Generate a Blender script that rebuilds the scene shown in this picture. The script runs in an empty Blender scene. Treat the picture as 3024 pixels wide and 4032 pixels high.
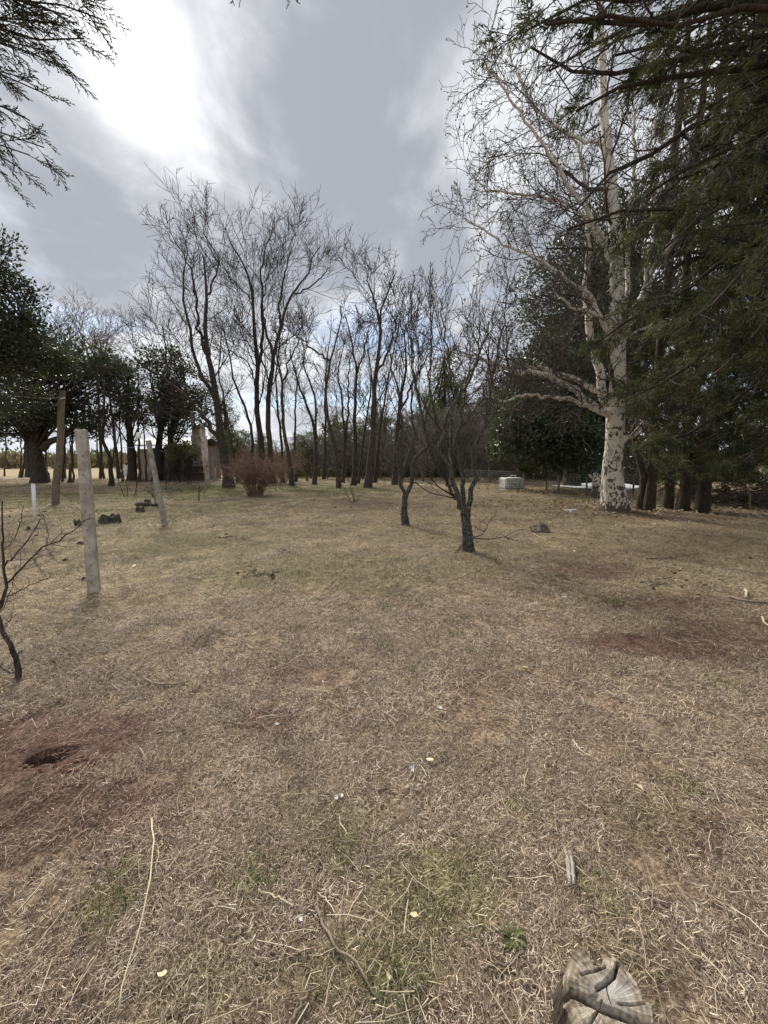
import bpy, math, random
import numpy as np
from mathutils import Vector

# ------------------------------------------------------------------ camera, world, sun, exposure
sc = bpy.context.scene
COL = sc.collection
F = 1514.0                      # focal length in photo pixels (3024 x 4032)
CAMZ, PITCH = 1.6, math.radians(7.6)
cam_d = bpy.data.cameras.new('camera')
cam_d.sensor_fit = 'VERTICAL'
cam_d.angle = 2 * math.atan(2016 / F)
cam_d.clip_start, cam_d.clip_end = 0.05, 3000
cam = bpy.data.objects.new('camera', cam_d)
cam.location = (0, 0, CAMZ)
cam.rotation_euler = (math.pi / 2 - PITCH, 0, 0)
COL.objects.link(cam)
sc.camera = cam
sc.view_settings.view_transform = 'Standard'
sc.view_settings.look = 'None'
sc.view_settings.exposure = 1.95
sc.view_settings.gamma = 1.0
sc.view_settings.use_curve_mapping = False
sc.cycles.max_bounces = 6
sc.cycles.diffuse_bounces = 3
sc.cycles.transparent_max_bounces = 6

SUN_AZ, SUN_EL = math.radians(-29.3), math.radians(38.5)
SUN = Vector((math.sin(SUN_AZ) * math.cos(SUN_EL), math.cos(SUN_AZ) * math.cos(SUN_EL), math.sin(SUN_EL)))

def node(nt, typ, **kw):
    n = nt.nodes.new(typ)
    for k, v in kw.items():
        if k.startswith('i_'):
            key = k[2:]
            key = int(key) if key.isdigit() else key
            n.inputs[key].default_value = v
        else:
            setattr(n, k, v)
    return n

def mth(nt, op, a, b=None, c=None, clamp=False):
    n = nt.nodes.new('ShaderNodeMath')
    n.operation = op
    n.use_clamp = clamp
    for i, v in enumerate((a, b, c)):
        if v is None:
            continue
        if isinstance(v, (int, float)):
            n.inputs[i].default_value = v
        else:
            nt.links.new(v, n.inputs[i])
    return n.outputs[0]

def mixc(nt, fac, a, b, blend='MIX'):
    n = nt.nodes.new('ShaderNodeMix')
    n.data_type = 'RGBA'
    n.blend_type = blend
    for sock, v in ((n.inputs[0], fac), (n.inputs[6], a), (n.inputs[7], b)):
        if isinstance(v, (int, float)):
            sock.default_value = v
        elif isinstance(v, tuple):
            sock.default_value = v if len(v) == 4 else v + (1,)
        else:
            nt.links.new(v, sock)
    return n.outputs[2]

def ramp(nt, fac, stops, interp='LINEAR'):
    n = nt.nodes.new('ShaderNodeValToRGB')
    cr = n.color_ramp
    cr.interpolation = interp
    while len(cr.elements) < len(stops):
        cr.elements.new(0.5)
    for e, (p, c) in zip(cr.elements, stops):
        e.position = p
        e.color = c if len(c) == 4 else tuple(c) + (1,)
    nt.links.new(fac, n.inputs[0])
    return n.outputs[0]

def noise(nt, vec, scale, detail=4, rough=0.55, dist=0.0):
    n = node(nt, 'ShaderNodeTexNoise')
    n.inputs['Scale'].default_value = scale
    n.inputs['Detail'].default_value = detail
    n.inputs['Roughness'].default_value = rough
    n.inputs['Distortion'].default_value = dist
    if vec is not None:
        nt.links.new(vec, n.inputs['Vector'])
    return n.outputs['Fac']

def maprange(nt, v, a, b, c=0.0, d=1.0, smooth=True):
    n = nt.nodes.new('ShaderNodeMapRange')
    n.interpolation_type = 'SMOOTHSTEP' if smooth else 'LINEAR'
    nt.links.new(v, n.inputs[0])
    for i, x in enumerate((a, b, c, d)):
        n.inputs[i + 1].default_value = x
    return n.outputs[0]

def mapping(nt, vec, scale=(1, 1, 1), rot=(0, 0, 0), loc=(0, 0, 0)):
    n = nt.nodes.new('ShaderNodeMapping')
    n.inputs['Scale'].default_value = scale
    n.inputs['Rotation'].default_value = rot
    n.inputs['Location'].default_value = loc
    nt.links.new(vec, n.inputs['Vector'])
    return n.outputs[0]

world = bpy.data.worlds.new('World')
sc.world = world
world.use_nodes = True
nt = world.node_tree
nt.nodes.clear()
tc = node(nt, 'ShaderNodeTexCoord')
sep = node(nt, 'ShaderNodeSeparateXYZ')
nt.links.new(tc.outputs['Generated'], sep.inputs[0])
zc = mth(nt, 'MAXIMUM', sep.outputs[2], 0.0)
den = mth(nt, 'ADD', zc, 0.16)
comb = node(nt, 'ShaderNodeCombineXYZ')
nt.links.new(mth(nt, 'DIVIDE', sep.outputs[0], den), comb.inputs[0])
nt.links.new(mth(nt, 'DIVIDE', sep.outputs[1], den), comb.inputs[1])
streak = mapping(nt, comb.outputs[0], scale=(1.0, 0.62, 1), rot=(0, 0, math.radians(-38)), loc=(3.1, 1.7, 0))
n1 = noise(nt, streak, 1.6, 5, 0.5, 0.3)
n2 = noise(nt, mapping(nt, comb.outputs[0], scale=(1.0, 0.75, 1), rot=(0, 0, math.radians(-30)), loc=(9, 4, 2)), 3.4, 7, 0.6, 0.25)
cl = mth(nt, 'ADD', mth(nt, 'MULTIPLY', n1, 0.60), mth(nt, 'MULTIPLY', n2, 0.40))
cl = maprange(nt, cl, 0.415, 0.595)
cloud = ramp(nt, cl, [(0.0, (0.375, 0.395, 0.445)), (0.45, (0.525, 0.545, 0.585)), (1.0, (0.80, 0.82, 0.85))])
low = mth(nt, 'POWER', mth(nt, 'SUBTRACT', 1.0, zc), 7.0)
cloud = mixc(nt, mth(nt, 'MULTIPLY', low, 0.75), cloud, (0.86, 0.885, 0.93))
sky = node(nt, 'ShaderNodeTexSky')
sky.sky_type = 'NISHITA'
sky.sun_disc = False
sky.sun_elevation = SUN_EL
sky.sun_rotation = SUN_AZ
sky.altitude = 800
clear = mixc(nt, 1.0, sky.outputs[0], (0.13, 0.13, 0.13), 'MULTIPLY')
gapn = noise(nt, mapping(nt, comb.outputs[0], scale=(0.55, 1.0, 1), loc=(0.4, 7.2, 0)), 1.5, 5, 0.55, 0.3)
gap = maprange(nt, gapn, 0.50, 0.62)
band = mth(nt, 'MULTIPLY', maprange(nt, zc, 0.03, 0.12), maprange(nt, zc, 0.44, 0.26))
gap = mth(nt, 'MULTIPLY', mth(nt, 'MULTIPLY', gap, band), 0.7)
skyc = mixc(nt, gap, cloud, clear)
dot = node(nt, 'ShaderNodeVectorMath', operation='DOT_PRODUCT')
nt.links.new(tc.outputs['Generated'], dot.inputs[0])
dot.inputs[1].default_value = SUN
ang = mth(nt, 'ARCCOSINE', mth(nt, 'MINIMUM', dot.outputs['Value'], 0.99999))
angn = mth(nt, 'ADD', ang, mth(nt, 'MULTIPLY', mth(nt, 'SUBTRACT', n2, 0.5), 0.16))
core = mth(nt, 'MULTIPLY', mth(nt, 'EXPONENT', mth(nt, 'MULTIPLY', mth(nt, 'POWER', mth(nt, 'DIVIDE', mth(nt, 'MAXIMUM', angn, 0.0), 0.078), 2.0), -1.0)), 0.60)
wide = mth(nt, 'MULTIPLY', mth(nt, 'EXPONENT', mth(nt, 'DIVIDE', ang, -0.20)), mth(nt, 'ADD', 0.08, mth(nt, 'MULTIPLY', cl, 0.16)))
glow = mth(nt, 'ADD', core, wide)
gcol = mixc(nt, 1.0, (1.0, 0.985, 0.95), glow, 'MULTIPLY')
total = mixc(nt, 1.0, skyc, gcol, 'ADD')
bg = node(nt, 'ShaderNodeBackground')
nt.links.new(total, bg.inputs[0])
bg.inputs[1].default_value = 0.290
wo = node(nt, 'ShaderNodeOutputWorld')
nt.links.new(bg.outputs[0], wo.inputs[0])

sun_d = bpy.data.lights.new('sun', 'SUN')
sun_d.energy = 1.5
sun_d.angle = math.radians(18)
sun_d.color = (1.0, 0.96, 0.88)
sun = bpy.data.objects.new('sun', sun_d)
sun.rotation_euler = SUN.to_track_quat('Z', 'Y').to_euler()
sun.location = (-10, 15, 20)
COL.objects.link(sun)

# ------------------------------------------------------------------ helpers
rs = np.random.RandomState(7)
random.seed(7)
CP, SP = math.cos(PITCH), math.sin(PITCH)

def ray(px, py):
    a, b = (px - 1512) / F, (2016 - py) / F
    return np.array((a, CP + b * SP, -SP + b * CP))

def P(px, py, Y):
    """the point the photo shows at this pixel, at forward distance Y"""
    d = ray(px, py)
    return np.array((0, 0, CAMZ)) + d * (Y / d[1])

def G0(px, py, z=0.0):
    d = ray(px, py)
    return np.array((0, 0, CAMZ)) + d * ((z - CAMZ) / d[2])

HOLE = G0(213, 2985)
_wk = [(0.9, 0.5, 0.3, .014), (-0.4, 1.1, 1.9, .014), (2.3, 1.1, 0.5, .007), (-1.9, 2.2, 2.5, .006), (4.1, -2.7, 1.1, .004), (5.2, 4.4, 4.0, .003), (9.1, 6.2, 0.7, .002), (-7.7, 10.3, 3.1, .002)]

def H(x, y):
    x = np.asarray(x, float); y = np.asarray(y, float)
    h = 0
    for a, b, c, amp in _wk:
        h = h + amp * np.sin(a * x + b * y + c)
    h = h * np.clip(1.2 - np.hypot(x, y) / 60, 0.15, 1)
    h = h + 0.05 * np.exp(-(((x - HOLE[0] - .1) / .55) ** 2 + ((y - HOLE[1] + .1) / .38) ** 2))
    # the burrow: a slanting oval pit under a lip
    ca, sa = math.cos(0.42), math.sin(0.42)
    u = (x - HOLE[0]) * ca + (y - HOLE[1]) * sa
    v = -(x - HOLE[0]) * sa + (y - HOLE[1]) * ca
    h = h - 0.30 * np.clip((1.15 - (np.abs(u + .25 * v) / .105) ** 2 - (np.abs(v) / .060) ** 2 + .18 * np.sin(60 * u + 2) * np.cos(45 * v)) * 2.4, 0, 1)
    return h

def G(px, py):
    p = G0(px, py)
    for _ in range(3):
        p = G0(px, py, float(H(p[0], p[1])))
    return p

def mk_mesh(name, V, quads=None, tris=None, mats=(), attrs=None, smooth=True, mat_idx=None):
    V = np.asarray(V, np.float32).reshape(-1, 3)
    me = bpy.data.meshes.new(name)
    me.vertices.add(len(V))
    me.vertices.foreach_set('co', V.ravel())
    parts, starts, off = [], [], 0
    for arr, k in ((quads, 4), (tris, 3)):
        if arr is not None and len(arr):
            arr = np.asarray(arr, np.int32).reshape(-1, k)
            parts.append(arr.ravel())
            starts.append(off + np.arange(len(arr)) * k)
            off += len(arr) * k
    if parts:
        loops = np.concatenate(parts).astype(np.int32)
        st = np.concatenate(starts).astype(np.int32)
        me.loops.add(len(loops))
        me.loops.foreach_set('vertex_index', loops)
        me.polygons.add(len(st))
        me.polygons.foreach_set('loop_start', st)
        me.polygons.foreach_set('use_smooth', np.full(len(st), bool(smooth)))
        if mat_idx is not None:
            me.polygons.foreach_set('material_index', np.asarray(mat_idx, np.int32))
    for m in mats:
        me.materials.append(m)
    for k, v in (attrs or {}).items():
        v = np.asarray(v, np.float32)
        a = me.attributes.new(k, 'FLOAT' if v.ndim == 1 else 'FLOAT_VECTOR', 'POINT')
        a.data.foreach_set('value' if v.ndim == 1 else 'vector', v.ravel())
    me.update(calc_edges=True)
    return me

def link(name, me, parent=None, loc=None, rot=None):
    o = bpy.data.objects.new(name, me)
    COL.objects.link(o)
    if parent is not None:
        o.parent = parent
    if loc is not None:
        o.location = loc
    if rot is not None:
        o.rotation_euler = rot
    return o

def tag(o, label, cat, group=None):
    o['label'] = label
    o['category'] = cat
    if group:
        o['group'] = group
    return o

def thing(name, label, cat, loc=(0, 0, 0), group=None, rotz=0.0):
    o = bpy.data.objects.new(name, None)
    o.empty_display_size = 0.2
    COL.objects.link(o)
    o.location = [float(v) for v in loc]
    o.rotation_euler = (0, 0, rotz)
    return tag(o, label, cat, group)

class MB:
    """collects simple shapes into one mesh"""
    def __init__(s):
        s.V, s.Q, s.T, s.n, s.A = [], [], [], 0, []
    def add(s, V, quads=None, tris=None, a=0.0):
        V = np.asarray(V, float).reshape(-1, 3)
        if quads is not None and len(quads):
            s.Q.append(np.asarray(quads).reshape(-1, 4) + s.n)
        if tris is not None and len(tris):
            s.T.append(np.asarray(tris).reshape(-1, 3) + s.n)
        s.V.append(V)
        s.A.append(np.full(len(V), a) if np.isscalar(a) else np.asarray(a))
        s.n += len(V)
        return s
    def box(s, x0, x1, y0, y1, z0, z1):
        V = [(x, y, z) for z in (z0, z1) for y in (y0, y1) for x in (x0, x1)]
        return s.add(V, [(0, 2, 3, 1), (4, 5, 7, 6), (0, 1, 5, 4), (2, 6, 7, 3), (0, 4, 6, 2), (1, 3, 7, 5)])
    def tube(s, pts, rad, k=6):
        pts = np.asarray(pts, float)
        rad = np.broadcast_to(np.asarray(rad, float), (len(pts),))
        V, Q = tubes(pts[None], rad[None], k)
        S = len(pts)
        c0, c1 = list(range(k)), list(range((S - 1) * k, S * k))
        T = [(0, i + 1, i) for i in range(1, k - 1)] + [(c1[0], c1[i], c1[i + 1]) for i in range(1, k - 1)]
        return s.add(V, Q, T)
    def mesh(s, name, mat, smooth=False, attr='tint', off=(0, 0, 0)):
        V = np.concatenate(s.V) - np.asarray(off, float)
        return mk_mesh(name, V, np.concatenate(s.Q) if s.Q else None, np.concatenate(s.T) if s.T else None,
                       [mat], {attr: np.concatenate(s.A)}, smooth)
    def build(s, name, mat, parent=None, smooth=False, off=(0, 0, 0), loc=None):
        return link(name, s.mesh(name, mat, smooth, off=off), parent, loc)

def norm(v):
    return v / np.maximum(np.linalg.norm(v, axis=-1, keepdims=True), 1e-9)

def tubes(Pts, R, k):
    """Pts (N,S,3), R (N,S) -> vertices and quads of N tubes with k sides"""
    N, S, _ = Pts.shape
    T = norm(np.gradient(Pts, axis=1)) if S > 2 else norm(np.repeat(Pts[:, 1:] - Pts[:, :1], 2, axis=1))
    mean = norm(Pts[:, -1] - Pts[:, 0])
    ref = np.where(np.abs(mean[:, 2:3]) < 0.8, np.array((0, 0, 1.0)), np.array((1.0, 0, 0)))[:, None, :]
    U = norm(np.cross(T, np.broadcast_to(ref, T.shape)))
    W = np.cross(T, U)
    a = np.arange(k) * 2 * np.pi / k
    V = Pts[:, :, None, :] + R[:, :, None, None] * (np.cos(a)[None, None, :, None] * U[:, :, None, :] + np.sin(a)[None, None, :, None] * W[:, :, None, :])
    base = (np.arange(N) * S * k)[:, None, None] + (np.arange(S - 1) * k)[None, :, None]
    i = np.arange(k)[None, None, :]
    j = (np.arange(k) + 1) % k
    j = j[None, None, :]
    Q = np.stack(np.broadcast_arrays(base + i, base + j, base + k + j, base + k + i), -1)
    return V.reshape(-1, 3), Q.reshape(-1, 4)

def spline(pts, S, wob=0.0, rng=rs):
    pts = np.asarray(pts, float)
    n = len(pts)
    if n == 2:
        out = pts[0] + (pts[1] - pts[0]) * np.linspace(0, 1, S)[:, None]
    else:
        e = np.vstack((2 * pts[0] - pts[1], pts, 2 * pts[-1] - pts[-2]))
        d = np.concatenate(([0], np.cumsum(np.linalg.norm(np.diff(pts, axis=0), axis=1))))
        u = np.interp(np.linspace(0, d[-1], S), d, np.arange(n))
        i = np.minimum(u.astype(int), n - 2)
        t = (u - i)[:, None]
        p0, p1, p2, p3 = e[i], e[i + 1], e[i + 2], e[i + 3]
        out = 0.5 * (2 * p1 + (p2 - p0) * t + (2 * p0 - 5 * p1 + 4 * p2 - p3) * t ** 2 + (3 * p1 - p0 - 3 * p2 + p3) * t ** 3)
    if wob:
        out[1:] += rng.normal(0, wob, (S - 1, 3))
    return out

def grow(Pts, R, n, tr, ar, lr, S2, wob, up, rfrac, rtip, rng, taper=0.5, lens=None, flat=0.0):
    """n children on each branch; all branches of a level at once"""
    N, S, _ = Pts.shape
    L = np.linalg.norm(np.diff(Pts, axis=1), axis=2).sum(1) if lens is None else np.broadcast_to(lens, (N,))
    idx = np.repeat(np.arange(N), n)
    c = np.tile(np.arange(n), N)
    t = tr[0] + (tr[1] - tr[0]) * (c + rng.rand(N * n)) / n
    f = np.clip(t, 0, 0.9999) * (S - 1)
    i0 = np.minimum(f.astype(int), S - 2)
    fr = (f - i0)[:, None]
    b = Pts[idx, i0] * (1 - fr) + Pts[idx, i0 + 1] * fr
    T = norm(Pts[idx, i0 + 1] - Pts[idx, i0])
    r0 = (R[idx, i0] * (1 - fr[:, 0]) + R[idx, i0 + 1] * fr[:, 0]) * rfrac * (0.75 + 0.4 * rng.rand(N * n))
    r0 = np.maximum(r0, rtip)
    ref = np.where(np.abs(T[:, 2:3]) < 0.85, np.array((0, 0, 1.0)), np.array((1.0, 0, 0)))
    U = norm(np.cross(T, ref))
    W = np.cross(T, U)
    az = c * 2.4 + rng.rand(N * n) * 1.6 + np.repeat(rng.rand(N) * 6.28, n)
    if flat:
        az = np.where(c % 2 == 0, 0, np.pi) + rng.normal(0, 1 - flat, N * n)
    a = np.radians(ar[0] + (ar[1] - ar[0]) * rng.rand(N * n))
    d = np.cos(a)[:, None] * T + np.sin(a)[:, None] * (np.cos(az)[:, None] * U + np.sin(az)[:, None] * W)
    ln = L[idx] * (lr[0] + (lr[1] - lr[0]) * rng.rand(N * n)) * (1 - taper * (t - tr[0]) / max(tr[1] - tr[0], 1e-6))
    out = np.empty((N * n, S2, 3))
    out[:, 0] = b
    d = norm(d)
    for s in range(1, S2):
        d = norm(d + rng.normal(0, wob, d.shape) + np.array((0, 0, up)))
        out[:, s] = out[:, s - 1] + d * (ln / (S2 - 1))[:, None]
    tt = np.linspace(0, 1, S2)[None]
    Rr = r0[:, None] * (1 - tt) + np.maximum(rtip, r0[:, None] * 0.3) * tt
    return out, Rr

def leaves_at(C, D, l, w, rng, fold=0.18, tint=None, droop=0.0):
    """one small folded blade per centre"""
    M = len(C)
    D = norm(D + np.array((0, 0, -droop)))
    X = norm(np.cross(D, norm(rng.normal(0, 1, (M, 3)))))
    Nn = np.cross(D, X)
    l = l * (0.65 + 0.7 * rng.rand(M))[:, None]
    w = w * (0.7 + 0.6 * rng.rand(M))[:, None]
    V = np.stack((C, C + D * l * .5 + X * w * .5 + Nn * w * fold, C + D * l, C + D * l * .5 - X * w * .5 + Nn * w * fold), 1)
    base = (np.arange(M) * 4)[:, None]
    T = np.concatenate((base + np.array((0, 1, 2)), base + np.array((0, 2, 3))), 0)
    tn = rng.rand(M) if tint is None else tint
    return V.reshape(-1, 3), T, np.repeat(tn, 4)

def foliage_on(Pts, n, tr, ar, l, w, rng, droop=0.0, jit=0.0, tint=None):
    N, S, _ = Pts.shape
    idx = np.repeat(np.arange(N), n)
    t = tr[0] + (tr[1] - tr[0]) * rng.rand(N * n)
    f = np.clip(t, 0, .9999) * (S - 1)
    i0 = np.minimum(f.astype(int), S - 2)
    fr = (f - i0)[:, None]
    b = Pts[idx, i0] * (1 - fr) + Pts[idx, i0 + 1] * fr
    T = norm(Pts[idx, i0 + 1] - Pts[idx, i0])
    q = norm(np.cross(T, norm(rng.normal(0, 1, T.shape))))
    a = np.radians(ar[0] + (ar[1] - ar[0]) * rng.rand(N * n))[:, None]
    D = np.cos(a) * T + np.sin(a) * q
    if jit:
        b = b + rng.normal(0, jit, b.shape)
    tn = None if tint is None else np.clip(np.repeat(tint, n) + rng.normal(0, .15, N * n), 0, 1)
    return leaves_at(b, D, l, w, rng, tint=tn, droop=droop)

# ------------------------------------------------------------------ materials
def new_mat(name):
    m = bpy.data.materials.new(name)
    m.use_nodes = True
    t = m.node_tree
    b = t.nodes['Principled BSDF']
    b.inputs['Specular IOR Level'].default_value = 0.25
    return m, t, b

def attr(t, name, kind='GEOMETRY'):
    n = node(t, 'ShaderNodeAttribute', attribute_name=name, attribute_type=kind)
    return n.outputs['Fac']

def bump(t, b, h, strength=0.5, dist=0.02):
    n = node(t, 'ShaderNodeBump')
    n.inputs['Strength'].default_value = strength
    n.inputs['Distance'].default_value = dist
    t.links.new(h, n.inputs['Height'])
    t.links.new(n.outputs[0], b.inputs['Normal'])

def simple_mat(name, c1, c2, scale=6, rough=0.8, stretch=(1, 1, 1), bmp=0.3, detail=5, spec=0.25, spots=None):
    m, t, b = new_mat(name)
    v = mapping(t, node(t, 'ShaderNodeTexCoord').outputs['Object'], scale=stretch)
    n = noise(t, v, scale, detail, 0.6)
    c = ramp(t, maprange(t, n, 0.3, 0.7), [(0, c1), (1, c2)])
    if spots:
        sc_, lo, hi, col = spots
        s = maprange(t, noise(t, v, sc_, 4, 0.6, 0.3), lo, hi)
        c = mixc(t, s, c, col)
    if name in ('dark_bark', 'weathered_concrete', 'stringy_brown_bark'):
        rnd = node(t, 'ShaderNodeObjectInfo').outputs['Random']
        c = mixc(t, 1.0, c, ramp(t, rnd, [(0, (.7, .7, .7)), (1, (1.25, 1.2, 1.15))]), 'MULTIPLY')
    t.links.new(c, b.inputs['Base Color'])
    b.inputs['Roughness'].default_value = rough
    b.inputs['Specular IOR Level'].default_value = spec
    if bmp:
        bump(t, b, n, bmp, 0.02)
    return m

M = {}
M['bark'] = simple_mat('dark_bark', (0.026, 0.021, 0.018), (0.115, 0.096, 0.078), 5, 0.9, (5, 5, 1), 0.7, spots=(3.0, 0.62, 0.75, (0.13, 0.125, 0.105)))
M['bark_lichen'] = simple_mat('lichen_bark', (0.020, 0.017, 0.015), (0.085, 0.075, 0.064), 22, 0.9, (2, 2, 1), 0.9, spots=(30.0, 0.50, 0.62, (0.20, 0.20, 0.175)))
M['twig'] = simple_mat('dark_twig', (0.030, 0.023, 0.020), (0.075, 0.058, 0.048), 3, 0.85, bmp=0)
M['twig_grey'] = simple_mat('grey_twig', (0.113, 0.097, 0.083), (0.256, 0.226, 0.196), 3, 0.9, bmp=0)
M['twig_red'] = simple_mat('reddish_twig', (0.144, 0.092, 0.068), (0.321, 0.220, 0.165), 4, 0.85, bmp=0)
M['twig_plane'] = simple_mat('plane_twig', (0.045, 0.035, 0.030), (0.13, 0.11, 0.09), 1.2, 0.85, bmp=0)
M['brown_bark'] = simple_mat('stringy_brown_bark', (0.025, 0.018, 0.014), (0.084, 0.066, 0.050), 6, 0.95, (7, 7, 0.8), 1.0)

def plane_bark():
    m, t, b = new_mat('mottled_plane_bark')
    tcn = node(t, 'ShaderNodeTexCoord').outputs['Object']
    v = mapping(t, tcn, scale=(1.5, 1.5, 0.95))
    n = noise(t, v, 5.5, 3, 0.5, 0.9)
    fine = noise(t, tcn, 28, 4, 0.6)
    szn = node(t, 'ShaderNodeSeparateXYZ')
    t.links.new(tcn, szn.inputs[0])
    lowz = maprange(t, szn.outputs[2], 0.0, 5.5, 0.50, 0.335, False)
    lowz2 = maprange(t, szn.outputs[2], 0.0, 0.45, 0.22, 0.0, False)
    thr = mth(t, 'ADD', mth(t, 'SUBTRACT', n, mth(t, 'SUBTRACT', 1.0, mth(t, 'ADD', lowz, lowz2))), 0.0)
    brown = maprange(t, thr, -0.015, 0.02)
    pale = ramp(t, fine, [(0.25, (0.47, 0.42, 0.345)), (0.7, (0.78, 0.73, 0.63))])
    dark = ramp(t, fine, [(0.3, (0.075, 0.055, 0.042)), (0.75, (0.17, 0.13, 0.10))])
    green = maprange(t, noise(t, v, 3.1, 3, 0.5, 0.5), 0.58, 0.63)
    pale = mixc(t, mth(t, 'MULTIPLY', green, 0.55), pale, (0.30, 0.29, 0.215))
    c = mixc(t, brown, pale, dark)
    t.links.new(c, b.inputs['Base Color'])
    b.inputs['Roughness'].default_value = 0.75
    hgt = mth(t, 'ADD', mth(t, 'MULTIPLY', brown, 0.6), mth(t, 'MULTIPLY', fine, 0.3))
    bump(t, b, hgt, 0.6, 0.015)
    return m
M['bark_plane'] = plane_bark()

def leaf_mat(name, dark, light, trans=0.25, rough=0.42, spec=0.5, tcol=None):
    m, t, b = new_mat(name)
    c = ramp(t, attr(t, 'tint'), [(0, dark), (0.75, light), (1.0, tuple(min(1, x * 1.35) for x in light))])
    t.links.new(c, b.inputs['Base Color'])
    b.inputs['Roughness'].default_value = rough
    b.inputs['Specular IOR Level'].default_value = spec
    tr = node(t, 'ShaderNodeBsdfTranslucent')
    t.links.new(mixc(t, 1.0, c, tcol or (1.5, 1.5, 0.9), 'MULTIPLY'), tr.inputs[0])
    mx = node(t, 'ShaderNodeMixShader')
    mx.inputs[0].default_value = trans
    t.links.new(b.outputs[0], mx.inputs[1])
    t.links.new(tr.outputs[0], mx.inputs[2])
    t.links.new(mx.outputs[0], t.nodes['Material Output'].inputs[0])
    return m
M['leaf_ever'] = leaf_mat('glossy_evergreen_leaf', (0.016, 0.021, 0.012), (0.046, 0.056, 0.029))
M['leaf_magnolia'] = leaf_mat('broad_dark_leaf', (0.024, 0.034, 0.020), (0.075, 0.095, 0.052), 0.18, 0.36, 0.6)
M['leaf_cypress'] = leaf_mat('cypress_foliage', (0.020, 0.024, 0.013), (0.088, 0.097, 0.050), 0.2, 0.7, 0.15)
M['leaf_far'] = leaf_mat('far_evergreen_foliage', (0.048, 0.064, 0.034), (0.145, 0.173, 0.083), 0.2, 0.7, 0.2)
M['leaf_olive'] = leaf_mat('dusty_olive_leaf', (0.075, 0.080, 0.042), (0.20, 0.20, 0.115), 0.25, 0.8, 0.2)
M['leaf_scrub'] = leaf_mat('dry_scrub', (0.085, 0.070, 0.050), (0.20, 0.165, 0.115), 0.2, 0.9, 0.1)

def green_grass():
    m, t, b = new_mat('green_grass_blade')
    c = ramp(t, attr(t, 'tint'), [(0, (0.050, 0.062, 0.018)), (0.5, (0.135, 0.145, 0.048)), (0.75, (0.27, 0.25, 0.105)), (1, (0.50, 0.43, 0.25))])
    t.links.new(c, b.inputs['Base Color'])
    b.inputs['Roughness'].default_value = 0.7
    return m
M['green_grass'] = green_grass()

def straw_grass():
    m, t, b = new_mat('dead_grass_blade')
    tint = attr(t, 'tint')
    green = attr(t, 'green', 'INSTANCER')
    soil = attr(t, 'soil', 'INSTANCER')
    field = attr(t, 'golden', 'INSTANCER')
    c = ramp(t, tint, [(0.0, (0.085, 0.056, 0.042)), (0.30, (0.245, 0.178, 0.130)), (0.6, (0.46, 0.355, 0.262)), (0.85, (0.70, 0.575, 0.435)), (1.0, (0.86, 0.77, 0.62))])
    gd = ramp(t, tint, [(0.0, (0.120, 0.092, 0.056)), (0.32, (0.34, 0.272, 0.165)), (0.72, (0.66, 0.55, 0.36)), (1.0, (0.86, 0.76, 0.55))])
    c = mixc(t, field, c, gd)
    g = ramp(t, tint, [(0.0, (0.063, 0.073, 0.025)), (0.45, (0.175, 0.182, 0.064)), (0.8, (0.329, 0.301, 0.126)), (1.0, (0.588, 0.518, 0.280))])
    c = mixc(t, green, c, g)
    s = ramp(t, tint, [(0.0, (0.070, 0.037, 0.027)), (0.6, (0.200, 0.118, 0.086)), (1.0, (0.48, 0.355, 0.27))])
    c = mixc(t, soil, c, s)
    tn = node(t, 'ShaderNodeCombineColor')
    for q in range(3):
        t.links.new(attr(t, 'tone', 'INSTANCER'), tn.inputs[q])
    c = mixc(t, 1.0, c, tn.outputs[0], 'MULTIPLY')
    t.links.new(c, b.inputs['Base Color'])
    b.inputs['Roughness'].default_value = 0.75
    b.inputs['Specular IOR Level'].default_value = 0.2
    return m
M['straw'] = straw_grass()

def ground_mat():
    m, t, b = new_mat('dead_lawn_soil')
    pos = node(t, 'ShaderNodeNewGeometry').outputs['Position']
    fine = noise(t, pos, 60, 6, 0.7)
    mid = noise(t, pos, 9, 6, 0.65)
    big = noise(t, pos, 0.9, 4, 0.6)
    vor = node(t, 'ShaderNodeTexVoronoi')
    vor.inputs['Scale'].default_value = 26
    t.links.new(mapping(t, pos, scale=(1, 1, 1)), vor.inputs['Vector'])
    v = mth(t, 'ADD', mth(t, 'MULTIPLY', fine, 0.6), mth(t, 'MULTIPLY', mid, 0.4))
    v = maprange(t, v, 0.34, 0.66)
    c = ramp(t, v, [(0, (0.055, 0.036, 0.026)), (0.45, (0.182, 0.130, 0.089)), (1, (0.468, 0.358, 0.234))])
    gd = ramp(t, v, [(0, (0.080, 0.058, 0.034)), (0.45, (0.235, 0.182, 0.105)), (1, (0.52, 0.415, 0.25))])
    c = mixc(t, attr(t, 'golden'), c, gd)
    g = ramp(t, v, [(0, (0.043, 0.041, 0.017)), (0.5, (0.141, 0.130, 0.052)), (1, (0.351, 0.305, 0.143))])
    c = mixc(t, attr(t, 'green'), c, g)
    s = ramp(t, v, [(0, (0.042, 0.024, 0.018)), (0.5, (0.110, 0.066, 0.050)), (1, (0.26, 0.175, 0.135))])
    c = mixc(t, attr(t, 'soil'), c, s)
    fl = ramp(t, big, [(0.3, (0.27, 0.21, 0.125)), (0.7, (0.38, 0.30, 0.19))])
    c = mixc(t, attr(t, 'field'), c, fl)
    t.links.new(c, b.inputs['Base Color'])
    b.inputs['Roughness'].default_value = 0.95
    b.inputs['Specular IOR Level'].default_value = 0.1
    hh = mth(t, 'ADD', mth(t, 'MULTIPLY', fine, 0.5), mth(t, 'MULTIPLY', mid, 1.0))
    bump(t, b, hh, 0.9, 0.03)
    return m
M['ground'] = ground_mat()

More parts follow.
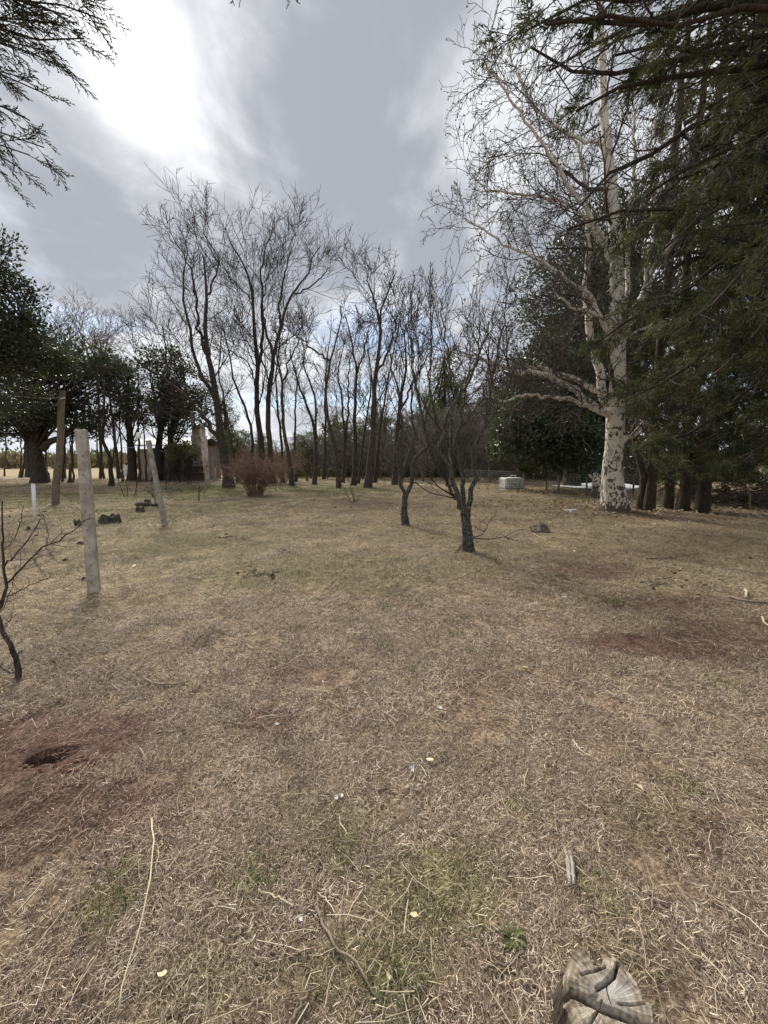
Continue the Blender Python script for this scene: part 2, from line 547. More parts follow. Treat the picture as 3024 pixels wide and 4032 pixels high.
M['concrete'] = simple_mat('weathered_concrete', (0.235, 0.22, 0.195), (0.44, 0.42, 0.38), 11, 0.92, (1, 1, .8), 0.5, 8, spots=(7, 0.60, 0.75, (0.19, 0.17, 0.145)))
M['pole_wood'] = simple_mat('grey_pole_wood', (0.10, 0.082, 0.062), (0.25, 0.215, 0.165), 5, 0.9, (8, 8, 0.5), 0.5)
M['white_plastic'] = simple_mat('white_plastic', (0.739, 0.734, 0.694), (0.880, 0.880, 0.862), 3, 0.45, bmp=0, spec=0.4)
M['dirty_white'] = simple_mat('dirty_white_sheet', (0.62, 0.63, 0.63), (0.82, 0.83, 0.84), 2.5, 0.5, bmp=0.1)
M['tank_plastic'] = simple_mat('clouded_tank_plastic', (0.630, 0.630, 0.540), (0.880, 0.880, 0.880), 2.0, 0.4, bmp=0)
M['grey_metal'] = simple_mat('galvanised_metal', (0.20, 0.20, 0.20), (0.34, 0.34, 0.33), 8, 0.5, bmp=0, spec=0.5)
M['rust'] = simple_mat('rusty_iron', (0.045, 0.028, 0.020), (0.12, 0.070, 0.045), 9, 0.85, bmp=0.2)
M['dark'] = simple_mat('painted_hole_shade', (0.010, 0.008, 0.007), (0.020, 0.016, 0.013), 9, 1.0, bmp=0)  # near-black that paints the shade inside the post holes
M['char'] = simple_mat('charred_wood', (0.020, 0.019, 0.017), (0.128, 0.112, 0.095), 9, 0.9, (3, 3, 1), 0.9, spots=(7, 0.62, 0.72, (0.289, 0.255, 0.212)))
M['rock'] = simple_mat('brown_field_stone', (0.085, 0.065, 0.050), (0.235, 0.185, 0.145), 7, 0.95, (1, 1, 1), 0.9, 8, spots=(5, 0.56, 0.66, (0.10, 0.095, 0.055)))
M['clod'] = simple_mat('red_soil_clod', (0.075, 0.035, 0.022), (0.20, 0.105, 0.070), 20, 0.95, bmp=0.6)
M['dung'] = simple_mat('dry_dung', (0.050, 0.036, 0.022), (0.15, 0.115, 0.07), 20, 0.95, bmp=0.6)
M['stick'] = simple_mat('dry_stick', (0.12, 0.090, 0.065), (0.30, 0.245, 0.185), 9, 0.85, bmp=0.2)
M['pale_stick'] = simple_mat('bleached_stalk', (0.38, 0.31, 0.19), (0.66, 0.57, 0.39), 9, 0.75, bmp=0)
M['wood_grey'] = simple_mat('bleached_wood', (0.20, 0.17, 0.14), (0.50, 0.45, 0.39), 12, 0.9, (8, 1, 8), 0.6)
M['brush'] = simple_mat('brush_pile_wood', (0.035, 0.027, 0.023), (0.15, 0.12, 0.10), 3, 0.9, bmp=0)
M['brick_wall'] = None
M['plaster'] = simple_mat('stained_plaster', (0.456, 0.386, 0.333), (0.807, 0.720, 0.632), 2.5, 0.9, bmp=0.2, spots=(3, 0.55, 0.7, (0.263, 0.211, 0.176)))
M['plank'] = simple_mat('old_plank', (0.091, 0.072, 0.058), (0.221, 0.182, 0.150), 4, 0.9, (8, 8, 0.6), 0.4)
M['roof_iron'] = simple_mat('dull_roof_iron', (0.08, 0.09, 0.09), (0.16, 0.17, 0.17), 3, 0.6, bmp=0.1)
M['glass_dark'] = simple_mat('dark_window_glass', (0.02, 0.022, 0.025), (0.04, 0.042, 0.045), 2, 0.15, bmp=0, spec=0.6)
M['net_green'] = simple_mat('green_shade_net', (0.012, 0.030, 0.018), (0.020, 0.045, 0.027), 4, 0.9, bmp=0)
M['yellow_leaf'] = simple_mat('pale_fallen_leaf', (0.55, 0.47, 0.25), (0.78, 0.72, 0.48), 20, 0.7, bmp=0)
M['terracotta'] = simple_mat('terracotta_shard', (0.38, 0.17, 0.10), (0.60, 0.36, 0.24), 20, 0.85, bmp=0)
M['pebble'] = simple_mat('white_pebble', (0.62, 0.60, 0.55), (0.85, 0.84, 0.80), 20, 0.7, bmp=0)

def brick_mat():
    m, t, b = new_mat('rough_brickwork')
    br = node(t, 'ShaderNodeTexBrick')
    tcn = node(t, 'ShaderNodeTexCoord').outputs['Object']
    t.links.new(mapping(t, tcn, rot=(math.pi / 2, 0, 0)), br.inputs['Vector'])
    br.inputs['Scale'].default_value = 4.0
    br.inputs['Color1'].default_value = (0.26, 0.18, 0.135, 1)
    br.inputs['Color2'].default_value = (0.17, 0.125, 0.10, 1)
    br.inputs['Mortar'].default_value = (0.32, 0.28, 0.24, 1)
    br.inputs['Mortar Size'].default_value = 0.03
    c = mixc(t, 0.5, br.outputs[0], ramp(t, noise(t, tcn, 3, 5), [(0.3, (0.08, 0.065, 0.052)), (0.7, (0.20, 0.165, 0.135))]))
    t.links.new(c, b.inputs['Base Color'])
    b.inputs['Roughness'].default_value = 0.95
    bump(t, b, br.outputs['Fac'], -0.4, 0.01)
    return m
M['brick_wall'] = brick_mat()

# ------------------------------------------------------------------ ground
def ell(cx, cy, rx, ry):
    """an ellipse on the ground, from where the photo shows it"""
    c = G0(cx, cy)
    ax = abs(G0(cx + rx, cy)[0] - c[0])
    ay = abs(G0(cx, cy - ry)[1] - G0(cx, cy + ry)[1]) / 2
    return c[0], c[1], ax, ay
SOIL = [(ell(2570, 2530, 330, 75), 1.15), (ell(2330, 2250, 260, 35), .75), (ell(2640, 2370, 330, 45), .7), (ell(2900, 2480, 300, 90), .65),
        (ell(180, 2920, 480, 150), 1.25), (ell(330, 3180, 420, 150), .9), (ell(1060, 2840, 170, 70), .95), (ell(1500, 1985, 260, 16), .5), (ell(1150, 2640, 250, 60), .3),
        (ell(60, 3350, 350, 120), .5), (ell(2450, 2200, 420, 30), .35), (ell(2000, 2700, 300, 60), .35), (ell(2700, 3300, 300, 150), .35),
        (ell(850, 1975, 70, 10), .9), (ell(2700, 2030, 500, 25), .5), (ell(1005, 1952, 110, 8), .8)]
GREEN = [(ell(850, 1935, 420, 28), .95), (ell(1250, 1930, 380, 22), .8), (ell(300, 1960, 380, 35), .6), (ell(600, 2010, 420, 45), .5), (ell(1800, 3500, 300, 170), .62),
         (ell(1350, 3250, 200, 90), .4), (ell(2300, 1975, 300, 12), .5), (ell(1500, 3800, 350, 130), .5), (ell(2600, 3250, 250, 110), .45), (ell(1300, 2250, 520, 80), .42), (ell(420, 3560, 130, 90), .6), (ell(700, 2150, 400, 60), .35), (ell(1050, 3440, 130, 60), .6), (ell(2450, 3780, 300, 90), .3), (ell(800, 3850, 260, 90), .4)]

def blobs(lst, x, y, seed):
    v = np.zeros(np.shape(x))
    k = np.sin(3.1 * x + seed) * np.cos(2.3 * y - seed) + .7 * np.sin(7.3 * x - 5.1 * y + seed) + .5 * np.sin(13.7 * y + 9.1 * x)
    for (cx, cy, ax, ay), s in lst:
        q = ((x - cx) / ax) ** 2 + ((y - cy) / ay) ** 2
        v = np.maximum(v, s * np.clip(1.3 - q * (1 + .3 * k), 0, 1))
    return np.clip(v, 0, 1)

def masks(x, y):
    soil = blobs(SOIL, x, y, 1.3)
    green = blobs(GREEN, x, y, 4.1) * (1 - .8 * soil)
    d = np.hypot(x, y)
    k = np.sin(.8 * x + 1.1) * np.cos(.6 * y) + .6 * np.sin(1.9 * x - 1.2 * y)
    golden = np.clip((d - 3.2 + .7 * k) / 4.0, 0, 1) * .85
    field = np.clip((y - 36 + 2 * k) / 6.0, 0, 1) * np.clip((-.58 - x / np.maximum(y, 1)) / .06, 0, 1)
    return soil, green, golden, field

def axis(lo, hi, dense_lo, dense_hi, step, grow_):
    a = list(np.arange(dense_lo, dense_hi + 1e-6, step))
    s, v = step, dense_hi
    while v < hi:
        s *= grow_
        v += s
        a.append(v)
    s, v = step, dense_lo
    while v > lo:
        s *= grow_
        v -= s
        a.insert(0, v)
    return np.array(a)
xs = axis(-900, 900, -2.2, 1.6, 0.028, 1.12)
ys = axis(-60, 1400, 0.9, 3.2, 0.028, 1.12)
X, Y = np.meshgrid(xs, ys)
Z = H(X, Y)
nx, ny = len(xs), len(ys)
ii = np.arange(ny - 1)[:, None] * nx + np.arange(nx - 1)[None]
Q = np.stack((ii, ii + 1, ii + nx + 1, ii + nx), -1).reshape(-1, 4)
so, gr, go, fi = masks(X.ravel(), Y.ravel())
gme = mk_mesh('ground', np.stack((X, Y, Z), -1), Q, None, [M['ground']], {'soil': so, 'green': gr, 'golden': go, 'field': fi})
ground = link('ground', gme)
ground['kind'] = 'structure'

# low hills on the skyline beyond the field
hv, hq = [], []
xh = np.linspace(-900, 900, 181)
for row, (yy, zz) in enumerate(((420, -1), (470, 3.0), (560, 5.0), (700, 4.0), (900, -1))):
    for x in xh:
        k = 1 + .35 * math.sin(x * .011 + row) + .25 * math.sin(x * .027 + 2 * row)
        hv.append((x, yy + 20 * math.sin(x * .01), zz * k if zz > 0 else zz))
for r in range(4):
    for i in range(180):
        a = r * 181 + i
        hq.append((a, a + 1, a + 182, a + 181))
hills = link('hills', mk_mesh('hills', hv, hq, None, [simple_mat('far_hill_scrub', (0.07, 0.075, 0.055), (0.13, 0.13, 0.10), .04, 1.0, bmp=0)]))
hills['kind'] = 'structure'

# ------------------------------------------------------------------ trees
def bake(name, levels, mat, parent, base, ksides, smooth=True):
    """one mesh from several levels of branches"""
    V, Q, n = [], [], 0
    for (Pt, R), k in zip(levels, ksides):
        v, q = tubes(Pt, R, k)
        V.append(v); Q.append(q + n)
        n += len(v)
    return link(name, mk_mesh(name, np.concatenate(V) - base, np.concatenate(Q), None, [mat], None, smooth), parent)

def stem_tube(name, pts, r, mat, parent, base, S=18, wob=0.0, k=8, flare=0.0, rng=rs):
    c = spline(pts, S, wob, rng)
    R = np.interp(np.linspace(0, 1, S), np.linspace(0, 1, len(r)), r)
    if flare:
        h = np.linalg.norm(c - c[0], axis=1)
        R = R * (1 + flare * np.exp(-h / (3 * r[0])))
    v, q = tubes(c[None], R[None], k)
    if k >= 10 and flare:                      # buttressed foot and uneven girth
        vv = v.reshape(S, k, 3)
        a = np.arange(k) * 2 * np.pi / k
        h = np.linalg.norm(c - c[0], axis=1)[:, None]
        wv = 1 + .22 * flare * np.sin(3 * a + 1)[None] * np.exp(-h / (3.5 * r[0])) + .05 * np.sin(2 * a + h * 2)
        vv = c[:, None] + (vv - c[:, None]) * wv[..., None]
        v = vv.reshape(-1, 3)
    link(name, mk_mesh(name, v - base, q, None, [mat]), parent)
    return c, R

def bare_tree(label, group, stems, Y, levels, mats=('bark', 'twig'), seed=1, wob=.05, dy=0.0, skip=0, thin=.78, cut=.45, name='bare_tree', k=8, flare=.5, tip=.009, S=18, cat='tree', depth=None, ret=False):
    """stems: list of (pixel polyline, r0, r1[, depth drift]); the first one is the trunk and starts on the ground"""
    rng = np.random.RandomState(seed)
    px0 = stems[0][0][0]
    base = G(*px0) if Y is None else P(px0[0], px0[1], Y)
    if Y is None:
        Y = base[1]
    base = np.array((base[0], base[1], float(H(base[0], base[1])) - .03))
    root = thing(name, label, cat, base, group)
    SP_, SR = [], []
    for i, st in enumerate(stems):
        poly, r0, r1 = st[:3]
        drift = st[3] if len(st) > 3 else 0.0
        pts = [P(x, y, Y + drift * j / (len(poly) - 1)) for j, (x, y) in enumerate(poly)]
        pts[-1] = pts[-2] + (pts[-1] - pts[-2]) * cut
        if i and SP_:                                   # a limb starts on the axis of the stem it grows from
            allp = np.concatenate(SP_)
            dd = np.linalg.norm(allp - pts[0], axis=1)
            if dd.min() < 2.5:
                pts[0] = allp[dd.argmin()]
        if i == 0:
            pts[0] = base
        r0, r1 = r0 * thin, r1 * thin
        c, R = stem_tube('trunk' if i == 0 else 'limb', pts, (r0, (r0 * .55 + r1 * .45), r1), M[mats[0]], root, base, S, wob if i else wob * .5, k, flare if i == 0 else 0, rng)
        SP_.append(c); SR.append(R)
    P0, R0 = np.array(SP_), np.array(SR)
    lv, cur = [], (P0[skip:], R0[skip:])
    for d in levels:
        cur = grow(cur[0], cur[1], d['n'], d.get('t', (.25, 1)), d.get('a', (28, 60)), d.get('l', (.35, .6)), d.get('S', 5), d.get('wob', .22), d.get('up', .06), d.get('r', .55), d.get('tip', tip), rng, d.get('taper', .45), d.get('len'))
        lv.append(cur)
    ks = [5, 4, 3, 3, 3][:len(lv)]
    bake('crown', lv, M[mats[1]], root, base, ks)
    if ret:
        return root, base, P0, R0, lv
    return root

TALL = [dict(n=10, t=(.28, .97), a=(26, 52), len=5.4, l=(.5, 1.0), S=9, wob=.085, up=.065, r=.30, taper=.58),
        dict(n=6, t=(.12, 1), a=(28, 52), l=(.38, .75), S=7, wob=.11, up=.07, r=.48, tip=.0105, taper=.35),
        dict(n=5, t=(.2, 1), a=(30, 55), l=(.4, .7), S=5, wob=.13, up=.06, r=.6, tip=.009, taper=.35)]
def scaled(levels, f, n0=None):
    out = [dict(d) for d in levels]
    out[0]['len'] = out[0]['len'] * f
    if n0:
        out[0]['n'] = n0
    return out

GB = 'tall leafless trees in the middle of the yard'
bare_tree('tall bare tree with one long low limb, thick flared foot', GB,
          [([(901, 1920), (886, 1803), (868, 1712), (856, 1592), (838, 1489), (820, 1400), (807, 1267), (812, 1163), (807, 1031), (795, 920)], .36, .05),
           ([(856, 1592), (820, 1520), (783, 1453), (753, 1351), (741, 1248), (722, 1154), (736, 1003), (746, 889)], .17, .03, 1.5),
           ([(800, 1390), (784, 1315), (782, 1258), (760, 1106), (732, 1021), (670, 917), (612, 862)], .12, .02, -1.6),
           ([(812, 1170), (850, 1069), (859, 1012), (821, 946), (793, 880), (776, 830)], .08, .02, 1.2),
           ([(872, 1735), (838, 1694), (783, 1610), (723, 1556), (663, 1501), (608, 1465), (536, 1417), (434, 1363)], .18, .04, -2.5),
           ([(663, 1499), (660, 1441), (655, 1390), (640, 1330), (600, 1260), (590, 1200)], .09, .02, -1.2),
           ([(862, 1716), (790, 1658), (740, 1650), (681, 1646), (620, 1660)], .09, .02, 1.6)],
          None, scaled(TALL, .8, 9), seed=11, cut=.15)
bare_tree('twin stemmed tall bare tree rising from behind the rounded reddish bush, tallest crown of all', GB,
          [([(1030, 1905), (1030, 1755), (1012, 1652), (1012, 1501), (1015, 1411), (1000, 1260), (992, 1135), (963, 1050), (906, 955), (880, 840)], .30, .03),
           ([(1014, 1430), (1029, 1380), (1034, 1229), (1029, 1097), (1039, 1003), (1067, 917), (1090, 800)], .15, .025, 1.5),
           ([(1000, 1300), (985, 1180), (930, 1120), (860, 1040)], .08, .02, -1.5),
           ([(1012, 1540), (985, 1440), (925, 1390), (850, 1370)], .09, .02, -1.5)],
          None, scaled(TALL, .95, 10), seed=12)
bare_tree('tall bare tree with high open fork, beside the twin stemmed one', GB,
          [([(1072, 1904), (1061, 1755), (1055, 1586), (1067, 1489), (1079, 1387), (1115, 1248), (1152, 1154), (1218, 1078), (1233, 1003), (1294, 927)], .28, .03),
           ([(1077, 1400), (1050, 1309), (1034, 1210), (1050, 1100), (1075, 1000)], .13, .025, 1.5),
           ([(1105, 1260), (1105, 1173), (1130, 1050), (1152, 955), (1181, 870)], .10, .02, -1.5),
           ([(1152, 1154), (1235, 1120), (1290, 1060), (1332, 940)], .08, .02, 1.0),
           ([(1066, 1500), (1040, 1440), (960, 1330), (880, 1230)], .08, .02, -2.0)],
          None, scaled(TALL, .95, 9), seed=13)
bare_tree('slim bare trunk leaning away behind the reddish bush', GB,
          [([(985, 1900), (994, 1730), (970, 1622), (922, 1501), (910, 1420), (880, 1300), (860, 1200)], .17, .03)], None, scaled(TALL, .6, 8), seed=14)
bare_tree('slim dark trunk tight behind the thick flared tree', GB,
          [([(937, 1902), (910, 1742), (892, 1652), (874, 1531), (862, 1459), (870, 1330), (880, 1220)], .14, .03)], None, scaled(TALL, .55, 8), seed=15)
bare_tree('thin upright bare trunk on the grass just past the reddish bush', GB,
          [([(1115, 1902), (1109, 1742), (1094, 1622), (1088, 1500), (1097, 1380), (1112, 1280), (1150, 1180)], .14, .02)], None, scaled(TALL, .55, 8), seed=16)
bare_tree('dark bare trunk with slight bend, in front of a thinner straight one', GB,
          [([(1151, 1914), (1133, 1773), (1115, 1652), (1109, 1501), (1094, 1423), (1090, 1330), (1075, 1230)], .19, .03),
           ([(1109, 1510), (1150, 1400), (1190, 1300), (1200, 1210)], .08, .02, 1.0)], None, scaled(TALL, .6, 8), seed=17)
bare_tree('thin straight bare trunk half hidden by the bent dark one', GB,
          [([(1166, 1899), (1160, 1742), (1163, 1592), (1169, 1501), (1190, 1430), (1215, 1340), (1220, 1260)], .13, .02)], None, scaled(TALL, .5, 8), seed=18)
bare_tree('bare tree splitting low into two long parallel stems', GB,
          [([(1238, 1908), (1244, 1742), (1217, 1622), (1175, 1513), (1150, 1420), (1130, 1320)], .18, .03),
           ([(1244, 1742), (1247, 1652), (1229, 1520), (1202, 1459), (1193, 1351), (1190, 1250), (1220, 1160)], .11, .02, 1.0)], None, scaled(TALL, .55, 8), seed=19)
bare_tree('distant straight bare trunk standing before the dark thicket', GB,
          [([(1275, 1887), (1281, 1742), (1281, 1562), (1284, 1453), (1300, 1330), (1310, 1200)], .16, .03)], None, scaled(TALL, .65, 8), seed=20)
bare_tree('bare trunk leaning back over the dead stick clump, with long side limb', GB,
          [([(1334, 1922), (1326, 1803), (1305, 1712), (1290, 1622), (1284, 1501), (1298, 1441), (1320, 1351), (1345, 1250), (1330, 1150)], .16, .03),
           ([(1298, 1440), (1211, 1363), (1139, 1302), (1080, 1250)], .08, .02, -1.5)], None, scaled(TALL, .6, 8), seed=21)
bare_tree('bare double trunk with ragged shoots close behind the leaning one', GB,
          [([(1350, 1902), (1356, 1742), (1344, 1562), (1330, 1480), (1350, 1380), (1370, 1280)], .15, .03),
           ([(1356, 1760), (1370, 1600), (1375, 1450), (1400, 1330), (1430, 1220)], .11, .02, 1.0)], None, scaled(TALL, .55, 8), seed=22)
bare_tree('sturdy straight bare tree with mottled bark in the gap before the thicket', GB,
          [([(1392, 1913), (1398, 1742), (1398, 1562), (1401, 1453), (1392, 1381), (1370, 1280), (1340, 1180)], .20, .03),
           ([(1400, 1480), (1430, 1400), (1450, 1300), (1480, 1200)], .10, .02, 1.0)], None, scaled(TALL, .6, 8), seed=23)
bare_tree('thin bare trunk squeezed between the sturdy mottled tree and the tall leaning one', GB,
          [([(1410, 1905), (1428, 1742), (1450, 1600), (1462, 1480), (1445, 1350), (1450, 1240)], .12, .02)], None, scaled(TALL, .5, 8), seed=24)
bare_tree('tall bare tree tilting towards the lichen covered fruit trees, thick at the foot', GB,
          [([(1447, 1923), (1465, 1742), (1474, 1562), (1486, 1440), (1497, 1320), (1500, 1230), (1540, 1120), (1586, 1000)], .26, .03),
           ([(1497, 1320), (1480, 1200), (1450, 1100), (1458, 1000)], .11, .02, 1.0),
           ([(1480, 1480), (1530, 1380), (1560, 1260), (1600, 1160)], .10, .02, -1.0)], None, scaled(TALL, .75, 9), seed=25)
bare_tree('short dark bare tree showing just behind the tilting tall one', GB,
          [([(1476, 1902), (1490, 1742), (1510, 1600), (1530, 1480), (1560, 1340), (1580, 1240)], .15, .02)], None, scaled(TALL, .55, 8), seed=26)
bare_tree('thick bare trunk seen behind the smaller fruit tree', GB,
          [([(1553, 1911), (1562, 1742), (1575, 1600), (1600, 1440), (1590, 1320), (1620, 1200)], .22, .03),
           ([(1575, 1600), (1640, 1480), (1700, 1380), (1720, 1280)], .1, .02, 1.0)], None, scaled(TALL, .65, 8), seed=27)
bare_tree('little bare tree forking at knee height, alone on the far grass', GB,
          [([(1208, 1897), (1208, 1862), (1190, 1820), (1175, 1770)], .10, .02), ([(1209, 1864), (1228, 1840), (1250, 1820), (1275, 1790)], .07, .015, .8), ([(1207, 1866), (1215, 1790), (1205, 1730)], .05, .015, -.8)],
          None, scaled(TALL, .28, 7), seed=28)
# pale far bare trees over the evergreen crowns
GP = 'pale leafless trees beyond the evergreens'
for i, (px, y0, top, off, lab) in enumerate([(400, 1880, 1120, -40, 'pale bare tree top rising above the evergreen clump, wide fan of twigs'), (470, 1884, 1150, -110, 'pale crooked bare tree arching over the leaning concrete post'),
                                             (250, 1884, 1200, 10, 'faint bare tree showing over the big evergreen shade tree')]):
    bare_tree(lab, GP, [([(px, y0), (px + off * .3, 1600), (px + off * .6, 1400), (px + off, top + 60)], .2, .03), ([(px + off * .4, 1540), (px + off + 60, 1350), (px + off + 110, top + 120)], .1, .02, 2.0),
                        ([(px + off * .5, 1460), (px + off - 50, 1300), (px + off - 90, top + 130)], .1, .02, -2.0)], None, scaled(TALL, .95, 9), seed=40 + i, mats=('bark', 'twig_grey'), tip=.011)
GL = 'slim dark trunks under the evergreen canopy'
slim = [((18, 1876), (22, 1700), (30, 1560), 'slim trunk apart from the rest at the yard edge, before the scrub'), ((75, 1880), (84, 1800), (80, 1650), 'thin curved trunk, first of the close trio beside the stout evergreen'),
        ((85, 1881), (98, 1790), (100, 1650), 'leaning trunk in the middle of the close trio beside the stout evergreen'), ((100, 1879), (104, 1790), (112, 1650), 'straight trunk of the close trio, closest to the stout evergreen'),
        ((195, 1899), (180, 1820), (192, 1650), 'bowed trunk hard against the stout evergreen'), ((246, 1897), (254, 1780), (262, 1640), 'slim trunk showing just past the grey wooden pole'),
        ((272, 1902), (284, 1780), (288, 1640), 'straighter of the crossed trunks between wooden pole and concrete post'), ((284, 1902), (290, 1850), (276, 1760), 'thin bent trunk crossing the straighter one by the concrete post'),
        ((397, 1888), (385, 1800), (376, 1640), 'thin trunk just past the big concrete post'), ((410, 1887), (398, 1800), (394, 1640), 'second thin trunk just past the big concrete post, further out'),
        ((482, 1899), (478, 1790), (470, 1600), 'slim trunk before the tan field, between the kinked trunk and the white sheet'), ((515, 1889), (503, 1780), (500, 1600), 'slim trunk standing in front of the white sheet'),
        ((548, 1899), (546, 1760), (545, 1550), 'dark trunk against the tan wall under the white lamp'), ((575, 1895), (570, 1760), (560, 1600), 'dark trunk beside the house wall, behind the leaning post')]
for i, (a, b, c, lab) in enumerate(slim):
    bare_tree(lab, GL, [([a, ((a[0] + b[0]) / 2 + 2, (a[1] + b[1]) / 2), b, c, (c[0] + 6, c[1] - 110)], .13 if i in (2, 6, 12) else .095, .03)], None,
              [dict(n=6, t=(.5, 1), a=(25, 60), len=2.2, l=(.5, 1), S=6, wob=.2, up=.05, r=.5), dict(n=4, l=(.3, .6), S=4), dict(n=3, l=(.4, .6), S=3)], seed=60 + i, k=6, flare=.3)
bare_tree('bare tree with a sharp kink in its trunk, in front of the tan field', GL,
          [([(437, 1916), (437, 1840), (430, 1790), (410, 1750), (404, 1690), (412, 1600), (405, 1500), (395, 1400)], .17, .04), ([(438, 1830), (460, 1740), (485, 1660), (520, 1560)], .06, .02, 1)], None, scaled(TALL, .5, 7), seed=80)

# ---- fruit trees with lichen bark in the middle distance
FRUIT = [dict(n=8, t=(.44, 1), a=(14, 40), len=1.55, l=(.5, 1.0), S=8, wob=.09, up=.13, r=.42, tip=.0042, taper=.25),
         dict(n=5, t=(.2, 1), a=(18, 42), l=(.3, .65), S=5, wob=.12, up=.10, r=.5, tip=.0034),
         dict(n=4, t=(.2, 1), a=(25, 55), l=(.25, .5), S=3, wob=.18, up=.06, r=.6, tip=.0028)]
GF = 'lichen covered fruit trees on the lawn'
bare_tree('larger lichen covered fruit tree, closer of the pair, trunk parting into four dark stems', GF,
          [([(1845, 2172), (1841, 2120), (1836, 2060), (1834, 2015), (1831, 1985)], .115, .095),
           ([(1836, 2085), (1826, 2030), (1790, 1950), (1765, 1910), (1745, 1880), (1722, 1830)], .062, .025, .3),
           ([(1835, 2065), (1818, 1985), (1795, 1925), (1763, 1825), (1728, 1765), (1752, 1697), (1767, 1626), (1834, 1527), (1898, 1371), (1930, 1250)], .062, .012, -.5),
           ([(1768, 1840), (1774, 1760), (1774, 1640), (1767, 1534), (1770, 1406), (1742, 1270), (1735, 1150)], .036, .010, .5),
           ([(1835, 2060), (1829, 1985), (1820, 1903), (1813, 1825), (1791, 1718), (1820, 1640), (1834, 1513), (1884, 1406), (1890, 1250)], .06, .010, .35),
           ([(1837, 2075), (1848, 1985), (1866, 1889), (1862, 1796), (1884, 1740), (1905, 1690), (1940, 1477), (1969, 1343), (1990, 1200)], .062, .012, -.3),
           ([(1728, 1765), (1729, 1690), (1700, 1610), (1690, 1480), (1700, 1320), (1710, 1180)], .032, .010, -.4)],
          None, FRUIT, ('bark_lichen', 'twig'), seed=31, skip=1, thin=.80, cut=.8, name='fruit_tree', wob=.018, k=12, flare=.35, S=22)
bare_tree('smaller lichen covered fruit tree, second of the pair, trunk forking in a narrow Y', GF,
          [([(1596, 2068), (1592, 2030), (1594, 1978), (1595, 1950)], .115, .085),
           ([(1594, 1970), (1583, 1893), (1565, 1821), (1577, 1682), (1571, 1562), (1541, 1441), (1530, 1330)], .065, .015, .5),
           ([(1597, 1965), (1613, 1911), (1628, 1851), (1638, 1803), (1686, 1755), (1671, 1676), (1642, 1548), (1625, 1442), (1614, 1300)], .07, .014, -.6),
           ([(1585, 1900), (1601, 1803), (1625, 1730), (1619, 1562), (1622, 1441), (1619, 1320), (1605, 1220)], .05, .012, .4),
           ([(1570, 1830), (1520, 1785), (1480, 1700), (1430, 1640)], .045, .012, -.5)],
          None, [dict(FRUIT[0], len=2.1, tip=.006), dict(FRUIT[1], tip=.005), dict(FRUIT[2], tip=.0045)], ('bark_lichen', 'twig'), seed=32, skip=1, thin=.80, cut=.8, name='fruit_tree', wob=.02, k=10, flare=.3, S=20)

# ---- the plane tree
PL = [dict(n=18, t=(.2, 1), a=(30, 65), len=2.9, l=(.4, 1.0), S=8, wob=.17, up=.03, r=.36, tip=.007, taper=.35),
      dict(n=9, t=(.12, 1), a=(30, 65), l=(.35, .65), S=5, wob=.24, up=.03, r=.5, tip=.0065),
      dict(n=4, t=(.15, 1), a=(30, 70), l=(.3, .65), S=3, wob=.28, up=.02, r=.7, tip=.006)]
pl_root, pl_base, plP, plR, pl_lv = bare_tree('big plane tree with mottled cream and brown bark and long pale limbs', None,
          [([(2415, 2012), (2411, 1893), (2414, 1803), (2422, 1712), (2428, 1592), (2434, 1441), (2434, 1320), (2429, 1119), (2426, 989), (2415, 800), (2385, 500), (2370, 200), (2365, -100)], .29, .05),
           ([(2410, 1660), (2374, 1550), (2359, 1459), (2331, 1351), (2313, 1240), (2304, 1150), (2317, 946), (2300, 700), (2260, 500)], .14, .03, 1.2),
           ([(2430, 1420), (2400, 1350), (2386, 1302), (2368, 1240), (2312, 1154), (2252, 1119), (2150, 1040), (1977, 957), (1813, 857)], .08, .015, -.8),
           ([(2432, 1300), (2400, 1262), (2380, 1254), (2325, 1230), (2265, 1218), (2180, 1150)], .07, .02, -1.0),
           ([(2418, 1650), (2353, 1612), (2295, 1562), (2247, 1526), (2175, 1495), (2114, 1474), (2024, 1462), (1963, 1441), (1903, 1411), (1824, 1387)], .12, .025, -1.6),
           ([(2405, 1590), (2368, 1550), (2313, 1519), (2253, 1489), (2193, 1471), (2132, 1450), (2040, 1440), (1950, 1400)], .10, .02, .8),
           ([(2415, 1660), (2361, 1618), (2313, 1601), (2253, 1574), (2175, 1565), (2084, 1553), (2036, 1565), (1963, 1580)], .075, .018, -2.2),
           ([(2438, 1330), (2468, 1292), (2494, 1240), (2538, 1154), (2564, 1033), (2633, 981), (2667, 912), (2737, 790), (2806, 652), (2850, 480)], .15, .03, -.8),
           ([(2560, 1060), (2572, 929), (2580, 800), (2560, 600), (2600, 380)], .08, .02, .6),
           ([(2440, 1350), (2506, 1308), (2585, 1266), (2660, 1200)], .05, .015, -.8),
           ([(2425, 1740), (2458, 1730), (2506, 1700), (2554, 1652), (2615, 1586)], .09, .05, -.7),
           ([(2480, 1715), (2524, 1688), (2603, 1664), (2675, 1631), (2747, 1610), (2820, 1600)], .06, .02, -1.5),
           ([(2425, 1000), (2330, 860), (2209, 679), (2150, 583), (2059, 456), (1968, 328), (1904, 246)], .06, .02, -1.2),
           ([(2425, 1050), (2300, 850), (2177, 784), (2013, 756), (1913, 747), (1858, 683)], .055, .018, .9),
           ([(2400, 620), (2350, 560), (2287, 547), (2150, 470), (2060, 350), (1990, 150)], .055, .02, .8),
           ([(2432, 1250), (2462, 1200), (2468, 1033), (2480, 850), (2500, 600), (2490, 300)], .08, .03, 1.0)],
          None, PL, ('bark_plane', 'twig_plane'), seed=33, name='plane_tree', thin=1.0, cut=1.0, wob=.028, k=14, flare=.55, S=30, ret=True)
rngp = np.random.RandomState(5)
